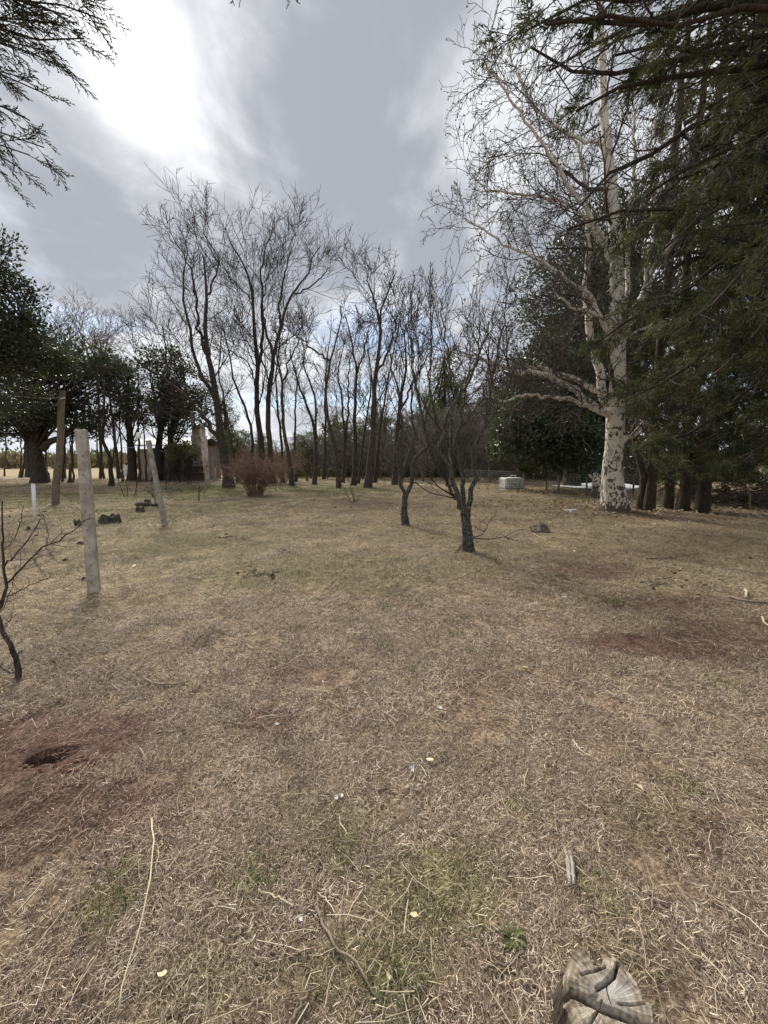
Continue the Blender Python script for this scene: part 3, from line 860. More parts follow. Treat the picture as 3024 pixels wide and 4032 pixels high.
tips = np.concatenate([lv[0][:, -1] for lv in pl_lv[1:2]])
tips = tips[rngp.rand(len(tips)) < .55]
ico = bpy.data.meshes.new('seed_ball_shape')
import bmesh
bm = bmesh.new(); bmesh.ops.create_icosphere(bm, subdivisions=1, radius=1.0)
icoV = np.array([v.co[:] for v in bm.verts]); icoT = np.array([[v.index for v in f.verts] for f in bm.faces]); bm.free()
bpy.data.meshes.remove(ico)
mb = MB()
for t_ in tips:
    mb.add(icoV * .022 + t_ + np.array((0, 0, -.05)), None, icoT)
sb = mb.build('seed_balls', M['twig'], pl_root, True, off=pl_base)
sb['kind'] = 'stuff'

# the broken mottled trunk behind the plane tree
b0 = G(2352, 1962)
root = thing('broken_trunk', 'short snapped plane trunk with mottled bark just behind the big plane tree', 'tree', b0)
stem_tube('trunk', [b0 - (0, 0, .05), P(2350, 1920, b0[1]), P(2349, 1890, b0[1]), P(2347, 1862, b0[1])], (.21, .19, .17, .10), M['bark_plane'], root, b0, 14, .01, 12, .2)
stem_tube('limb', [P(2342, 1885, b0[1]), P(2328, 1878, b0[1]), P(2318, 1868, b0[1])], (.07, .06, .035), M['bark_plane'], root, b0, 6, .01, 8)
stem_tube('limb', [P(2352, 1885, b0[1]), P(2368, 1868, b0[1] + .1), P(2372, 1848, b0[1] + .1)], (.07, .05, .03), M['bark_plane'], root, b0, 6, .01, 8)

# ---- evergreens
def leafy_tree(label, group, name, trunk_pts, r, ells, mat, clump_n, clump_r, l, w, seed, bark='bark', extra=(), tint_lo=.0, tint_hi=1.0, shell=.55, up=0.3, cat='tree', limb_frac=.5, twig='twig'):
    """evergreen: trunk, curved boughs out to leaf clumps that fill uneven lobes"""
    rng = np.random.RandomState(seed)
    tp = [np.asarray(p, float) for p in trunk_pts]
    base = tp[0].copy()
    root = thing(name, label, cat, base, group)
    c, R = stem_tube('trunk', tp, r, M[bark], root, base, 16, .03, 10, .4, rng)
    for pts, rr in extra:
        stem_tube('limb', pts, rr, M[bark], root, base, 12, .03, 8, 0, rng)
    C, TN = [], []
    for (cx, cy, cz, rx, ry, rz, n) in ells:
        d = norm(rng.normal(0, 1, (n, 3)))
        rad = shell + (1 - shell) * rng.rand(n) ** .6
        q = np.array((cx, cy, cz)) + d * rad[:, None] * np.array((rx, ry, rz))
        C.append(q)
    C = np.concatenate(C)
    C = C[C[:, 2] > .35]
    # boughs
    k = max(4, int(len(C) * limb_frac))
    pick = rng.permutation(len(C))[:k]
    i0 = np.clip(rng.randint(5, 16, k), 0, 15)
    st = c[i0]
    en = C[pick]
    mid = st * .5 + en * .5 + np.array((0, 0, 1.0)) * (np.linalg.norm(en - st, axis=1) * .12)[:, None] + rng.normal(0, .25, (k, 3))
    tt = np.linspace(0, 1, 7)[None, :, None]
    B = st[:, None] * (1 - tt) ** 2 + 2 * mid[:, None] * tt * (1 - tt) + en[:, None] * tt ** 2
    B[:, 1:-1] += rng.normal(0, .06, (k, 5, 3))
    Rb = np.linspace(1, .2, 7)[None] * (.03 + .012 * np.linalg.norm(en - st, axis=1))[:, None] * .8
    bake('boughs', [(B, Rb)], M[twig], root, base, [5])
    n = len(C) * clump_n
    idx = np.repeat(np.arange(len(C)), clump_n)
    off = norm(rng.normal(0, 1, (n, 3))) * (rng.rand(n) ** .5)[:, None] * clump_r * (0.7 + .6 * rng.rand(len(C)))[idx][:, None]
    off[:, 2] *= .7
    cen = C[idx] + off
    D = norm(off + rng.normal(0, .5 * clump_r, (n, 3)) + np.array((0, 0, up * clump_r)))
    ct = rng.rand(len(C))
    tn = np.clip(tint_lo + (tint_hi - tint_lo) * (.55 * ct[idx] + .45 * rng.rand(n)), 0, 1)
    V, T, A = leaves_at(cen, D, l, w, rng, tint=tn)
    cr = link('crown', mk_mesh('crown', V - base, None, T, [M[mat]], {'tint': A}, False), root)
    return root

def E(px, py, Y, rxp, ryp, ry_depth, n):
    """lobe from its place in the photo: centre pixel, distance, half sizes in pixels"""
    c = P(px, py, Y)
    s = Y / F
    return (c[0], c[1], c[2], rxp * s, ry_depth, ryp * s, n)

def trunkp(px, py, *more):
    b = G(px, py)
    Yb = b[1]
    return [b - (0, 0, .06)] + [P(x, y, Yb) for x, y in more]

# stout evergreen shade tree
yb = G(150, 1904)[1]
leafy_tree('stout evergreen shade tree with thick black twin trunk', None, 'evergreen_tree', trunkp(155, 1904, (150, 1850), (140, 1780), (132, 1700), (140, 1600), (150, 1500)), (.42, .38, .33, .24, .15),
           [E(60, 1500, yb, 230, 150, 4.0, 110), E(250, 1420, yb, 160, 75, 3.5, 70), E(390, 1480, yb - 1, 90, 85, 2.5, 40), E(170, 1640, yb, 220, 80, 3.5, 60), E(-120, 1600, yb, 180, 150, 3.5, 45), E(340, 1640, yb, 100, 70, 2.0, 18)],
           'leaf_ever', 46, .85, .28, .13, 101, extra=[([P(135, 1880, yb), P(125, 1800, yb), P(112, 1720, yb), P(80, 1620, yb)], (.4, .35, .25)), ([P(165, 1770, yb), P(200, 1735, yb), P(240, 1725, yb), P(300, 1680, yb)], (.25, .2, .12))])
# nearer evergreen whose crown enters at the side
leafy_tree('evergreen tree with glossy leaves, crown reaching in high from beside the yard', None, 'evergreen_tree', [(-14.2, 11.5, -.1), (-14.1, 11.6, 2), (-13.8, 11.8, 4.5), (-13.4, 12, 7), (-13, 12, 9)], (.38, .3, .22, .1),
           [E(-80, 1220, 12, 175, 170, 2.0, 100), E(60, 1390, 12, 105, 85, 1.6, 55), E(-30, 1080, 12, 80, 90, 1.2, 26), E(0, 1560, 12.3, 110, 90, 1.8, 26), E(-15, 960, 12, 35, 60, .7, 8), E(85, 1270, 12, 40, 40, .7, 9), E(150, 1370, 12, 50, 40, .9, 12)], 'leaf_ever', 60, .36, .12, .058, 102)
# twiggy bare branches mixed into it
bare_tree('twiggy half bare tree at the edge of the glossy evergreen crown', None, [([(-140, 2030), (-90, 1800), (-20, 1500), (40, 1330), (100, 1180), (150, 1080)], .12, .02), ([(20, 1390), (110, 1280), (190, 1200)], .05, .012, .5), ([(-20, 1500), (90, 1360), (170, 1270)], .05, .012, -.5)],
          12.6, [dict(n=9, t=(.4, 1), a=(25, 55), len=1.7, l=(.5, 1), S=7, wob=.2, up=.06, r=.5, tip=.007), dict(n=6, l=(.3, .6), S=4, tip=.006), dict(n=4, l=(.3, .6), S=3, tip=.006)], seed=103)
# evergreen clump round the house
ye = 29.0
GE = 'dark evergreens crowding the house'
for i, (lab, px, tr, els) in enumerate([
    ('dark ragged evergreen leaning over the house roof', 620, [(625, 1800), (630, 1700), (640, 1600), (650, 1500)], [E(640, 1480, ye, 90, 90, 2.5, 44), E(700, 1590, ye, 90, 70, 2.5, 40), E(600, 1620, ye, 90, 55, 2.2, 30), E(690, 1430, ye, 60, 45, 1.8, 16)]),
    ('dark evergreen with several leaning stems beside the chimney', 690, [(680, 1800), (670, 1720), (690, 1640), (720, 1560)], [E(760, 1610, ye + 1, 85, 80, 2.5, 42), E(740, 1530, ye + 1, 80, 80, 2.2, 36), E(700, 1690, ye + 1, 50, 40, 1.6, 14)]),
    ('dark evergreen between the pale bare trees and the house', 520, [(520, 1800), (510, 1700), (500, 1600), (505, 1500)], [E(510, 1520, ye + 2, 80, 100, 2.4, 44), E(470, 1600, ye + 2, 70, 60, 2.2, 24), E(545, 1620, ye + 2, 70, 70, 2.2, 26)])]):
    leafy_tree(lab, GE, 'evergreen_tree', trunkp(px, 1893, *tr), (.32, .26, .18, .1), els, 'leaf_ever', 36, .55, .22, .11, 110 + i)
# magnolia wall behind the plane tree
ym = 21.5
leafy_tree('broad dark evergreen with big glossy leaves hanging over the wire fence', None, 'magnolia_tree', trunkp(2250, 1916, (2245, 1800), (2240, 1600), (2250, 1400)), (.4, .35, .28, .15),
           [E(2110, 1690, ym, 150, 140, 3.0, 170), E(2250, 1700, ym, 150, 160, 3.0, 180), E(2170, 1480, ym, 150, 140, 3.0, 130), E(2280, 1330, ym, 130, 140, 2.8, 95), E(2030, 1720, ym - .5, 80, 110, 2.4, 80), E(2380, 1600, ym, 110, 200, 2.6, 110)],
           'leaf_magnolia', 60, .62, .21, .10, 120)
leafy_tree('tall evergreen rising behind the plane tree crown, sky showing through', None, 'evergreen_tree', trunkp(2480, 1916, (2475, 1750), (2470, 1500), (2480, 1200), (2480, 1000)), (.45, .35, .28, .12),
           [E(2420, 1280, ym + 1, 200, 160, 3.0, 110), E(2560, 1420, ym + 1, 170, 190, 3.0, 110), E(2500, 1060, ym + 1, 190, 150, 2.8, 95), E(2560, 1700, ym, 160, 160, 3, 80), E(2330, 1010, ym + 1, 150, 130, 2.4, 60), E(2170, 1180, ym + 1, 130, 150, 2.4, 70), E(2450, 860, ym + 1, 150, 120, 2.4, 50)],
           'leaf_magnolia', 46, .68, .22, .10, 121)

# ---- cypresses
def cypress(label, group, base, trunk, r, boughs, seed, fol, bark='brown_bark', name='cypress_tree', limbs=True, l2=(9, .42), l3=(8, .36), tint=(0, 1), k=12, twigs=1.0):
    """boughs: list of (3d polyline, r0); foliage hangs on two further levels of shoots"""
    rng = np.random.RandomState(seed)
    base = np.asarray(base, float)
    root = thing(name, label, 'tree', base, group)
    stem_tube('trunk', trunk, r, M[bark], root, base, 18, .02, k, .28, rng)
    S = 10
    BP, BR = [], []
    dens = []
    for bo_ in boughs:
        pts, r0 = bo_[:2]
        dens.append(bo_[2] if len(bo_) > 2 else 1.0)
        c = spline(pts, S, .04, rng)
        R = np.linspace(r0, .012, S)
        v, q = tubes(c[None], R[None], 7)
        link('bough', mk_mesh('bough', v - base, q, None, [M[bark]]), root)
        BP.append(c); BR.append(R)
    BP, BR = np.array(BP), np.array(BR)
    a = grow(BP, BR, l2[0], (.28, 1), (28, 60), (l2[1] * .6, l2[1] * 1.3), 7, .09, -.035, .45, .006, rng, .5, flat=.45)
    b = grow(a[0], a[1], l3[0], (.15, 1), (25, 55), (l3[1] * .7, l3[1] * 1.2), 5, .10, -.03, .5, .004, rng, .5, flat=.4)
    d2 = np.repeat(np.array(dens), l2[0])
    keep2 = rng.rand(len(d2)) < d2
    keepb = np.repeat(keep2, l3[0])
    kb = (keepb | (rng.rand(len(keepb)) < .5)) & (rng.rand(len(keepb)) < twigs)
    bake('branches', [a, (b[0][kb], b[1][kb])], M['twig'], root, base, [4, 3])['kind'] = 'stuff'
    ta = tint[0] + (tint[1] - tint[0]) * rng.rand(len(a[0]))
    tn = np.clip(np.repeat(ta, l3[0]) + rng.normal(0, .12, len(b[0])), 0, 1)
    V1, T1, A1 = foliage_on(b[0][keepb], fol[0], (.2, 1), (15, 50), fol[1], fol[2], rng, .25, fol[3], tint=tn[keepb])
    tn2 = ta
    V2, T2, A2 = foliage_on(a[0][keep2], fol[0], (.45, 1), (25, 65), fol[1], fol[2], rng, .25, fol[3], tint=tn2[keep2])
    V, T, A = np.concatenate((V1, V2)), np.concatenate((T1, T2 + len(V1))), np.concatenate((A1, A2))
    link('crown', mk_mesh('crown', V - base, None, T, [M['leaf_cypress']], {'tint': A}, False), root)
    return root

def whorl(base_xy, z0, z1, n, reach0, reach1, az, droop, seed, r=.05, zb=0.0):
    rng = np.random.RandomState(seed)
    out = []
    for i in range(n):
        f = (i + rng.rand() * .8) / n
        z = z0 + (z1 - z0) * f
        R = (reach0 + (reach1 - reach0) * f) * (.8 + .4 * rng.rand())
        a = az[0] + (az[1] - az[0]) * rng.rand()
        d = np.array((math.cos(a), math.sin(a), 0))
        b = np.array((base_xy[0], base_xy[1], z + zb))
        dr = droop * (.6 + .8 * rng.rand())
        out.append(([b, b + d * R * .33 + (0, 0, R * .10), b + d * R * .68 + (0, 0, R * (.10 - dr * .4)), b + d * R + (0, 0, R * (.05 - dr))], r * (.6 + .6 * rng.rand())))
    return out

GC = 'row of cypress trunks beyond the plane tree'
crow = [(2553, 2010, 'cypress with flared fluted foot, next after the plane tree', .19, 'A'), (2625, 2004, 'cypress with slim dark trunk, middle of the row', .19, 'B'),
        (2686, 2010, 'cypress with black straight trunk between slim dark one and leaning brown one', .21, 'C'), (2762, 2020, 'cypress with brown leaning trunk, last of the row before the brush pile', .23, 'D')]
for i, (px, py, lab, r, _) in enumerate(crow):
    b = G(px, py)
    lean = (0, 0, 0, .35)[i]
    tr = [b - (0, 0, .05), b + (.02, 0, 1.2), b + (lean * .5, .1, 3), b + (lean, .1, 6), b + (lean, .2, 10), b + (lean, .2, 15)]
    bo = whorl(b, 1.7, 14, 24, (1.9, 2.4, 2.8, 3.2)[i], 2.2, ((math.pi * 1.85, math.pi * 2.4), (math.pi * 1.62, math.pi * 2.3), (math.pi * 1.4, math.pi * 2.2), (math.pi * 1.2, math.pi * 2.2))[i], .28, 200 + i, .06)
    cypress(lab, GC, b, tr, (r * .74, r * .66, r * .58, .05), bo, 210 + i, (14, .16, .028, .05), l2=(9, .42), l3=(7, .38), twigs=.25)
b = G(2522, 2006)
root = thing('leaning_tree', 'dark slanting stem pressed against the fluted cypress foot', 'tree', b)
stem_tube('trunk', [b - (0, 0, .05), P(2534, 1900, b[1]), P(2520, 1820, b[1]), P(2500, 1740, b[1]), P(2490, 1640, b[1])], (.12, .1, .09, .05), M['bark'], root, b, 12, .02, 8, .3)
b = G(2733, 1948)
root = thing('far_tree', 'far brown stem glimpsed between the black straight cypress and the leaning one', 'tree', b)
stem_tube('trunk', [b - (0, 0, .05), b + (.1, 0, 1.5), b + (.05, 0, 3), b + (.2, 0, 5)], (.2, .18, .15, .1), M['brown_bark'], root, b, 10, .02, 8, .3)

# the big near cypress beyond the frame whose boughs fill the upper corner
cb = np.array((7.6, 5.6, 0))
cb[2] = float(H(cb[0], cb[1])) - .05
tr = [cb, cb + (0, 0, 2), cb + (-.1, 0, 5), cb + (-.15, .1, 8), cb + (0, .1, 12), cb + (0, 0, 16)]
yy = 5.0
bo = [([P(3150, 40, 5.6), P(2880, 20, 5.3), P(2600, 60, 5.1), P(2420, 90, 5.0), P(2180, 40, 4.8)], .10),
      ([P(3150, 250, 5.6), P(2800, 280, 5.2), P(2600, 340, 5.0), P(2420, 370, 4.9), P(2250, 440, 4.8)], .07),
      ([P(3200, 330, 5.8), P(2950, 420, 5.6), P(2700, 520, 5.4), P(2450, 640, 5.2), P(2280, 800, 5.0)], .075),
      ([P(3150, 700, 5.6), P(2950, 740, 5.4), P(2720, 820, 5.2), P(2480, 820, 5.0), P(2250, 890, 4.9)], .06),
      ([P(3200, 150, 6.4), P(2900, 180, 6.3), P(2550, 260, 6.0), P(2300, 250, 5.8), P(2080, 200, 5.6)], .07),
      ([P(3200, 900, 6.2), P(2900, 1000, 6.0), P(2700, 1130, 5.7), P(2500, 1250, 5.5), P(2300, 1380, 5.3)], .06),
      ([P(3250, 1050, 6.0), P(3000, 1200, 5.8), P(2850, 1350, 5.6), P(2650, 1480, 5.4), P(2480, 1560, 5.2)], .06),
      ([P(3250, 1250, 6.0), P(3050, 1420, 5.8), P(2900, 1560, 5.6), P(2750, 1680, 5.4), P(2600, 1730, 5.2)], .055),
      ([P(3250, 1450, 6.0), P(3080, 1600, 5.8), P(2950, 1720, 5.7), P(2820, 1800, 5.6), P(2700, 1830, 5.5)], .05),
      ([P(3250, 550, 6.8), P(2950, 620, 6.8), P(2700, 700, 6.6), P(2500, 900, 6.4), P(2400, 1000, 6.3)], .05),
      ([P(3250, 1150, 7.2), P(3000, 1300, 7.2), P(2850, 1420, 7.0), P(2700, 1500, 6.8), P(2620, 1560, 6.6)], .05),
      ([P(3200, -150, 5.0), P(2900, -100, 4.8), P(2600, -60, 4.6), P(2300, -20, 4.5), P(2050, -60, 4.4)], .08),
      ([P(3250, 800, 5.0), P(3080, 900, 4.9), P(2930, 1050, 4.8), P(2800, 1180, 4.7), P(2700, 1300, 4.6)], .05),
      ([P(3200, -40, 6.2), P(2900, -10, 6.0), P(2600, 60, 5.8), P(2400, 150, 5.6), P(2150, 280, 5.4)], .06),
      ([P(3200, 20, 4.6), P(2900, 60, 4.5), P(2650, 90, 4.4), P(2400, 60, 4.3), P(2150, 110, 4.2)], .05),
      ([P(3200, -90, 5.6), P(2900, -40, 5.5), P(2600, 0, 5.4), P(2350, 20, 5.3), P(2080, 60, 5.2)], .05),
      ([P(3200, 240, 5.4), P(3000, 240, 5.3), P(2800, 220, 5.2), P(2600, 170, 5.1), P(2450, 220, 5.0)], .05),
      ([P(3250, 420, 5.6), P(3000, 520, 5.5), P(2800, 600, 5.4), P(2600, 740, 5.3), P(2420, 880, 5.2)], .05),
      ([P(3250, 620, 6.2), P(3020, 680, 6.1), P(2850, 800, 6.0), P(2700, 900, 5.9), P(2560, 1010, 5.8)], .045),
      ([P(3250, 1350, 6.6), P(3080, 1480, 6.5), P(2900, 1600, 6.4), P(2720, 1640, 6.3), P(2560, 1650, 6.2)], .045),
      ([P(3250, 1250, 7.4), P(3050, 1350, 7.3), P(2880, 1420, 7.2), P(2700, 1440, 7.1), P(2540, 1480, 7.0)], .045),
      ([P(3250, 1600, 7.0), P(3080, 1700, 6.9), P(2920, 1780, 6.8), P(2780, 1830, 6.7), P(2640, 1850, 6.6)], .045),
      ([P(3250, 1500, 5.2), P(3120, 1640, 5.1), P(3010, 1740, 5.0), P(2920, 1800, 4.9), P(2840, 1840, 4.8)], .04),
      ([P(3250, 950, 6.6), P(3050, 1060, 6.5), P(2900, 1120, 6.4), P(2760, 1160, 6.3), P(2660, 1220, 6.2)], .045),
      ([P(3250, 1000, 5.2), P(3100, 1150, 5.1), P(2980, 1300, 5.0), P(2900, 1420, 4.9), P(2820, 1500, 4.8)], .045),
      ([P(3250, 350, 6.6), P(3050, 420, 6.5), P(2900, 470, 6.4), P(2760, 560, 6.3), P(2650, 660, 6.2)], .045),
      ([P(3250, 100, 5.4), P(3050, 130, 5.3), P(2900, 170, 5.2), P(2760, 180, 5.1), P(2600, 230, 5.0)], .05),
      ([P(3250, 500, 5.0), P(3080, 560, 4.9), P(2930, 600, 4.8), P(2800, 700, 4.7), P(2700, 800, 4.6)], .05)]
bo = [([cb * (1, 1, 0) + (0, 0, p[0][2] + .3)] + list(p), r, .45 if p[-1][0] / p[-1][1] < .68 and p[-1][2] > 4.2 else (.75 if p[-1][0] / p[-1][1] < .70 else 1.0)) for p, r in bo]
bo += whorl(cb, 2.2, 9, 22, 3.0, 2.4, (math.pi * .6, math.pi * 1.5), .3, 231, .05)
cypress('huge dark cypress whose drooping boughs fill the upper corner over the plane tree', None, cb, tr, (.42, .36, .3, .1), bo, 230, (30, .085, .0125, .028), l2=(14, .20), l3=(9, .42))

# sprays of another cypress over the opposite corner and the top edge
def spray_cypress():
    rng = np.random.RandomState(77)
    base = np.array((-6.2, 1.2, 0.0))
    root = thing('cypress_tree', 'cypress with lacy flat sprays hanging in from the corner beside the bright cloud', 'tree', base)
    stem_tube('trunk', [base - (0, 0, .05), base + (0, 0, 2.5), base + (.1, .1, 5), base + (.1, 0, 8)], (.3, .26, .2, .1), M['brown_bark'], root, base, 12, .02, 10, .4, rng)
    Yd = 3.1
    arms = [([(-330, -180), (-150, -60), (60, 0), (240, 20), (420, 85)], .022), ([(-330, -60), (-150, 60), (40, 130), (180, 150), (330, 150)], .02), ([(-300, 60), (-120, 130), (40, 190), (140, 215), (235, 255)], .018),
            ([(-280, 150), (-100, 230), (20, 300), (110, 340), (190, 380)], .016), ([(-260, 330), (-120, 440), (0, 520), (90, 555), (180, 590)], .015), ([(-260, 430), (-130, 540), (-30, 600), (20, 620), (60, 645)], .013),
            ([(-300, -250), (-100, -160), (100, -110), (250, -60), (370, 10)], .02), ([(-260, 260), (-120, 340), (-20, 420), (60, 440), (120, 470)], .014), ([(-320, -10), (-160, 40), (-20, 90), (110, 80), (230, 90)], .018),
            ([(-300, -320), (-120, -240), (60, -190), (220, -120), (330, -40)], .02), ([(-320, -120), (-160, -60), (0, -40), (140, 30), (280, 60)], .018), ([(-300, 20), (-150, 90), (-20, 150), (80, 170), (170, 200)], .018),
            ([(-300, 110), (-160, 190), (-60, 260), (30, 290), (100, 310)], .015), ([(-280, 380), (-160, 480), (-60, 560), (20, 590), (110, 600)], .013), ([(-260, 480), (-160, 580), (-80, 640), (-20, 660), (30, 690)], .012),
            ([(-300, -30), (-170, 30), (-60, 60), (60, 100), (150, 110)], .015), ([(-300, -160), (-180, -100), (-60, -60), (60, -20), (180, 70)], .015)]
    bo = []
    for i, (pl, r) in enumerate(arms):
        q = Yd + rng.uniform(-.35, .35)
        pts = [P(x, y, q + .05 * j) for j, (x, y) in enumerate(pl)]
        start = base + (0.1, 0.05, pts[0][2] + .1)
        bo.append(([start] + pts, r))
    pts = [P(700, -620, 2.6), P(820, -460, 2.6), P(890, -330, 2.6), P(905, -250, 2.6)]
    bo.append(([base + (0.1, 0, 7)] + pts, .02))
    pts = [P(850, -620, 2.7), P(980, -460, 2.7), P(1040, -330, 2.7), P(1050, -240, 2.7)]
    bo.append(([base + (0.1, 0, 7.4)] + pts, .02))
    BP, BR = [], []
    for p, r in bo:
        c = spline(p, 16, .006, rng)
        R = np.linspace(r, .004, 16)
        v, q = tubes(c[None], R[None], 6)
        link('bough', mk_mesh('bough', v - base, q, None, [M['brown_bark']]), root)
        BP.append(c[6:]); BR.append(R[6:])
    BP, BR = np.array(BP), np.array(BR)
    a = grow(BP, BR, 20, (0, 1), (26, 46), (.17, .30), 6, .06, -.02, .5, .0028, rng, .62, flat=.55)
    b = grow(a[0], a[1], 11, (.10, 1), (28, 48), (.26, .42), 4, .06, -.01, .6, .0026, rng, .5, flat=.6)
    c = grow(b[0], b[1], 4, (.15, 1), (28, 50), (.30, .5), 3, .06, -.01, .8, .0024, rng, .4, flat=.6)
    b = (b[0], np.maximum(b[1], .0026))
    bake('branches', [a], M['twig'], root, base, [4])['kind'] = 'stuff'
    V, Q, n = [], [], 0
    for (Pt, R) in (b, c):
        v, q = tubes(Pt, R, 3)
        V.append(v); Q.append(q + n); n += len(v)
    V = np.concatenate(V)
    link('crown', mk_mesh('crown', V - base, np.concatenate(Q), None, [M['leaf_cypress']], {'tint': np.repeat(rng.rand(len(V) // 3), 3)[:len(V)]}), root)
spray_cypress()

# ------------------------------------------------------------------ woods behind
def copy_tree(o):
    r = o.copy(); COL.objects.link(r)
    for ch in list(o.children):
        c = ch.copy(); COL.objects.link(c); c.parent = r
        for g in list(ch.children):
            d = g.copy(); COL.objects.link(d); d.parent = c
    return r

def far_proto(kind, seed):
    if kind == 'evergreen':
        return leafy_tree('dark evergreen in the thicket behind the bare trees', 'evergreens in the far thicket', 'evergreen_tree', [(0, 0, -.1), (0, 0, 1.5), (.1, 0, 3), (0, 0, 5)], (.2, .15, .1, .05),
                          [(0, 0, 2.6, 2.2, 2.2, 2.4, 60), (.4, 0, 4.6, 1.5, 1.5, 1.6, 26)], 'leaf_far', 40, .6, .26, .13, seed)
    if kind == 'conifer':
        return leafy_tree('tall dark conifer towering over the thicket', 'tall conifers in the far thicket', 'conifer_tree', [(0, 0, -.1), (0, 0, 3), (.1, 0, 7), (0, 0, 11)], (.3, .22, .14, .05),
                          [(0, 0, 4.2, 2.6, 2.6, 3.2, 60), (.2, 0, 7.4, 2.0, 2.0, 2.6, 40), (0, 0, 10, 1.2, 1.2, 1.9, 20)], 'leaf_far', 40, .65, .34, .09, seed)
    rng = np.random.RandomState(seed)
    base = np.zeros(3)
    root = thing('bare_tree', 'grey leafless tree in the thicket behind the bare trunks', 'tree', base, 'grey leafless trees in the far thicket')
    pts = []
    for i in range(4):
        a = i * 1.57 + rng.rand()
        d = np.array((math.cos(a), math.sin(a), 0)) * rng.uniform(.5, 1.2)
        pts.append(spline([(0, 0, -.1), tuple(d * .2 + (0, 0, 1.2)), tuple(d * .7 + (0, 0, 3)), tuple(d * 1.1 + (0, 0, 5.2))], 8, .06, rng))
    c0 = np.array(pts); R0 = np.repeat(np.linspace(.09, .03, 8)[None], 4, 0)
    bake('trunk', [(c0, R0)], M['twig_grey'], root, base, [6])
    a = grow(c0, R0, 12, (.1, 1), (25, 60), (.3, .5), 6, .2, .05, .5, .013, rng)
    b = grow(a[0], a[1], 7, (.1, 1), (28, 65), (.35, .6), 4, .25, .03, .6, .012, rng)
    c = grow(b[0], b[1], 4, (.1, 1), (28, 65), (.4, .7), 3, .25, .03, .7, .011, rng)
    bake('crown', [a, b, c], M['twig_grey'], root, base, [4, 3, 3])
    return root

rngw = np.random.RandomState(9)
def place(o, x, y, s, rz):
    o.location = (x, y, float(H(x, y)))
    o.scale = (s, s, s * rngw.uniform(.88, 1.12))
    o.rotation_euler = (0, 0, rz)

pr = {k: [far_proto(k, 300 + i * 10 + j) for j in range(2)] for i, k in enumerate(('evergreen', 'conifer', 'bare'))}
used = set()
def put(kind, px, Y, s):
    o = pr[kind][rngw.randint(2)]
    if o.name in used:
        o = copy_tree(o)
    else:
        used.add(o.name)
    x = (px - 1512) / F * Y
    place(o, x, Y, s, rngw.rand() * 6.28)
    return o
for px, Y, s in [(1230, 43, .75), (1300, 42, .95), (1370, 41, 1.0), (1440, 43, 1.05), (1520, 44, 1.1), (1590, 42, 1.0), (1660, 43, 1.15), (1740, 44, 1.1), (1800, 42, 1.1), (1870, 41, 1.05), (1940, 38, 1.1),
                 (2010, 36, 1.2), (1180, 48, .7), (900, 50, .9), (960, 52, 1.0), (1040, 50, .8), (2080, 34, 1.2), (1990, 31, .9)]:
    put('evergreen', px, Y, s)
for px, Y, s in [(1740, 46, 1.25), (1790, 48, 1.1), (1890, 47, 1.0), (1690, 50, 1.05), (1940, 44, .95), (1480, 52, .8), (1330, 55, .75), (2050, 40, 1.0), (900, 54, .85)]:
    put('conifer', px, Y, s)
for px, Y, s in [(1100, 36, .6), (1160, 38, .75), (1225, 36, .8), (1290, 35, .7), (1360, 36, .8), (1430, 35, .75), (1500, 34, .85), (1570, 35, .9), (1640, 33, .9), (1700, 34, 1.0), (1760, 32, .95), (1820, 31, 1.0),
                 (1880, 30, .95), (1930, 28, .85), (1840, 35, 1.1), (1610, 38, 1.1), (1720, 38, 1.15), (1960, 33, 1.1), (1040, 40, .7), (985, 38, .65), (1330, 40, .9), (1470, 39, .95), (2000, 29, .7), (1545, 31, .6), (1665, 29, .6)]:
    put('bare', px, Y, s)
for k in pr:
    for o in pr[k]:
        if o.name not in used:
            for ch in list(o.children):
                bpy.data.objects.remove(ch)
            bpy.data.objects.remove(o)

# scrub band and far woods
def scrub(name, x0, x1, y0, y1, n, h, r, mat, seed, leaf, ln, label, cat):
    rng = np.random.RandomState(seed)
    cx = rng.uniform(x0, x1, n); cy = rng.uniform(y0, y1, n)
    hh = h * (.5 + .9 * rng.rand(n))
    idx = np.repeat(np.arange(n), ln)
    d = norm(rng.normal(0, 1, (n * ln, 3))); d[:, 2] = np.abs(d[:, 2])
    q = np.stack((cx[idx], cy[idx], 0 * idx), -1) + d * (rng.rand(n * ln) ** .4)[:, None] * np.stack((r * hh[idx], r * hh[idx], hh[idx]), -1)
    V, T, A = leaves_at(q, norm(d + rng.normal(0, .4, d.shape) + (0, 0, .6)), leaf, leaf * .5, rng, tint=np.clip(.6 * rng.rand(n)[idx] + .4 * rng.rand(n * ln), 0, 1))
    o = link(name, mk_mesh(name, V, None, T, [M[mat]], {'tint': A}, False))
    o['kind'] = 'stuff'
    tag(o, label, cat)
    return o
scrub('dry_scrub', -150, 10, 72, 115, 420, 2.3, 1.1, 'leaf_scrub', 401, 1.1, 70, 'grey brown scrub along the far side of the field', 'scrub')
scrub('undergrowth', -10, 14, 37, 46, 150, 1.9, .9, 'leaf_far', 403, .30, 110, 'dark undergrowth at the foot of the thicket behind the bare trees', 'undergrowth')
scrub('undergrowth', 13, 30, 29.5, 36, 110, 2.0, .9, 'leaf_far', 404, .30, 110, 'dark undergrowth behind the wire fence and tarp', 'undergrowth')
scrub('far_woods', -420, 260, 190, 300, 260, 6.0, 1.2, 'leaf_far', 402, 2.4, 70, 'distant dark trees along the skyline', 'woods')

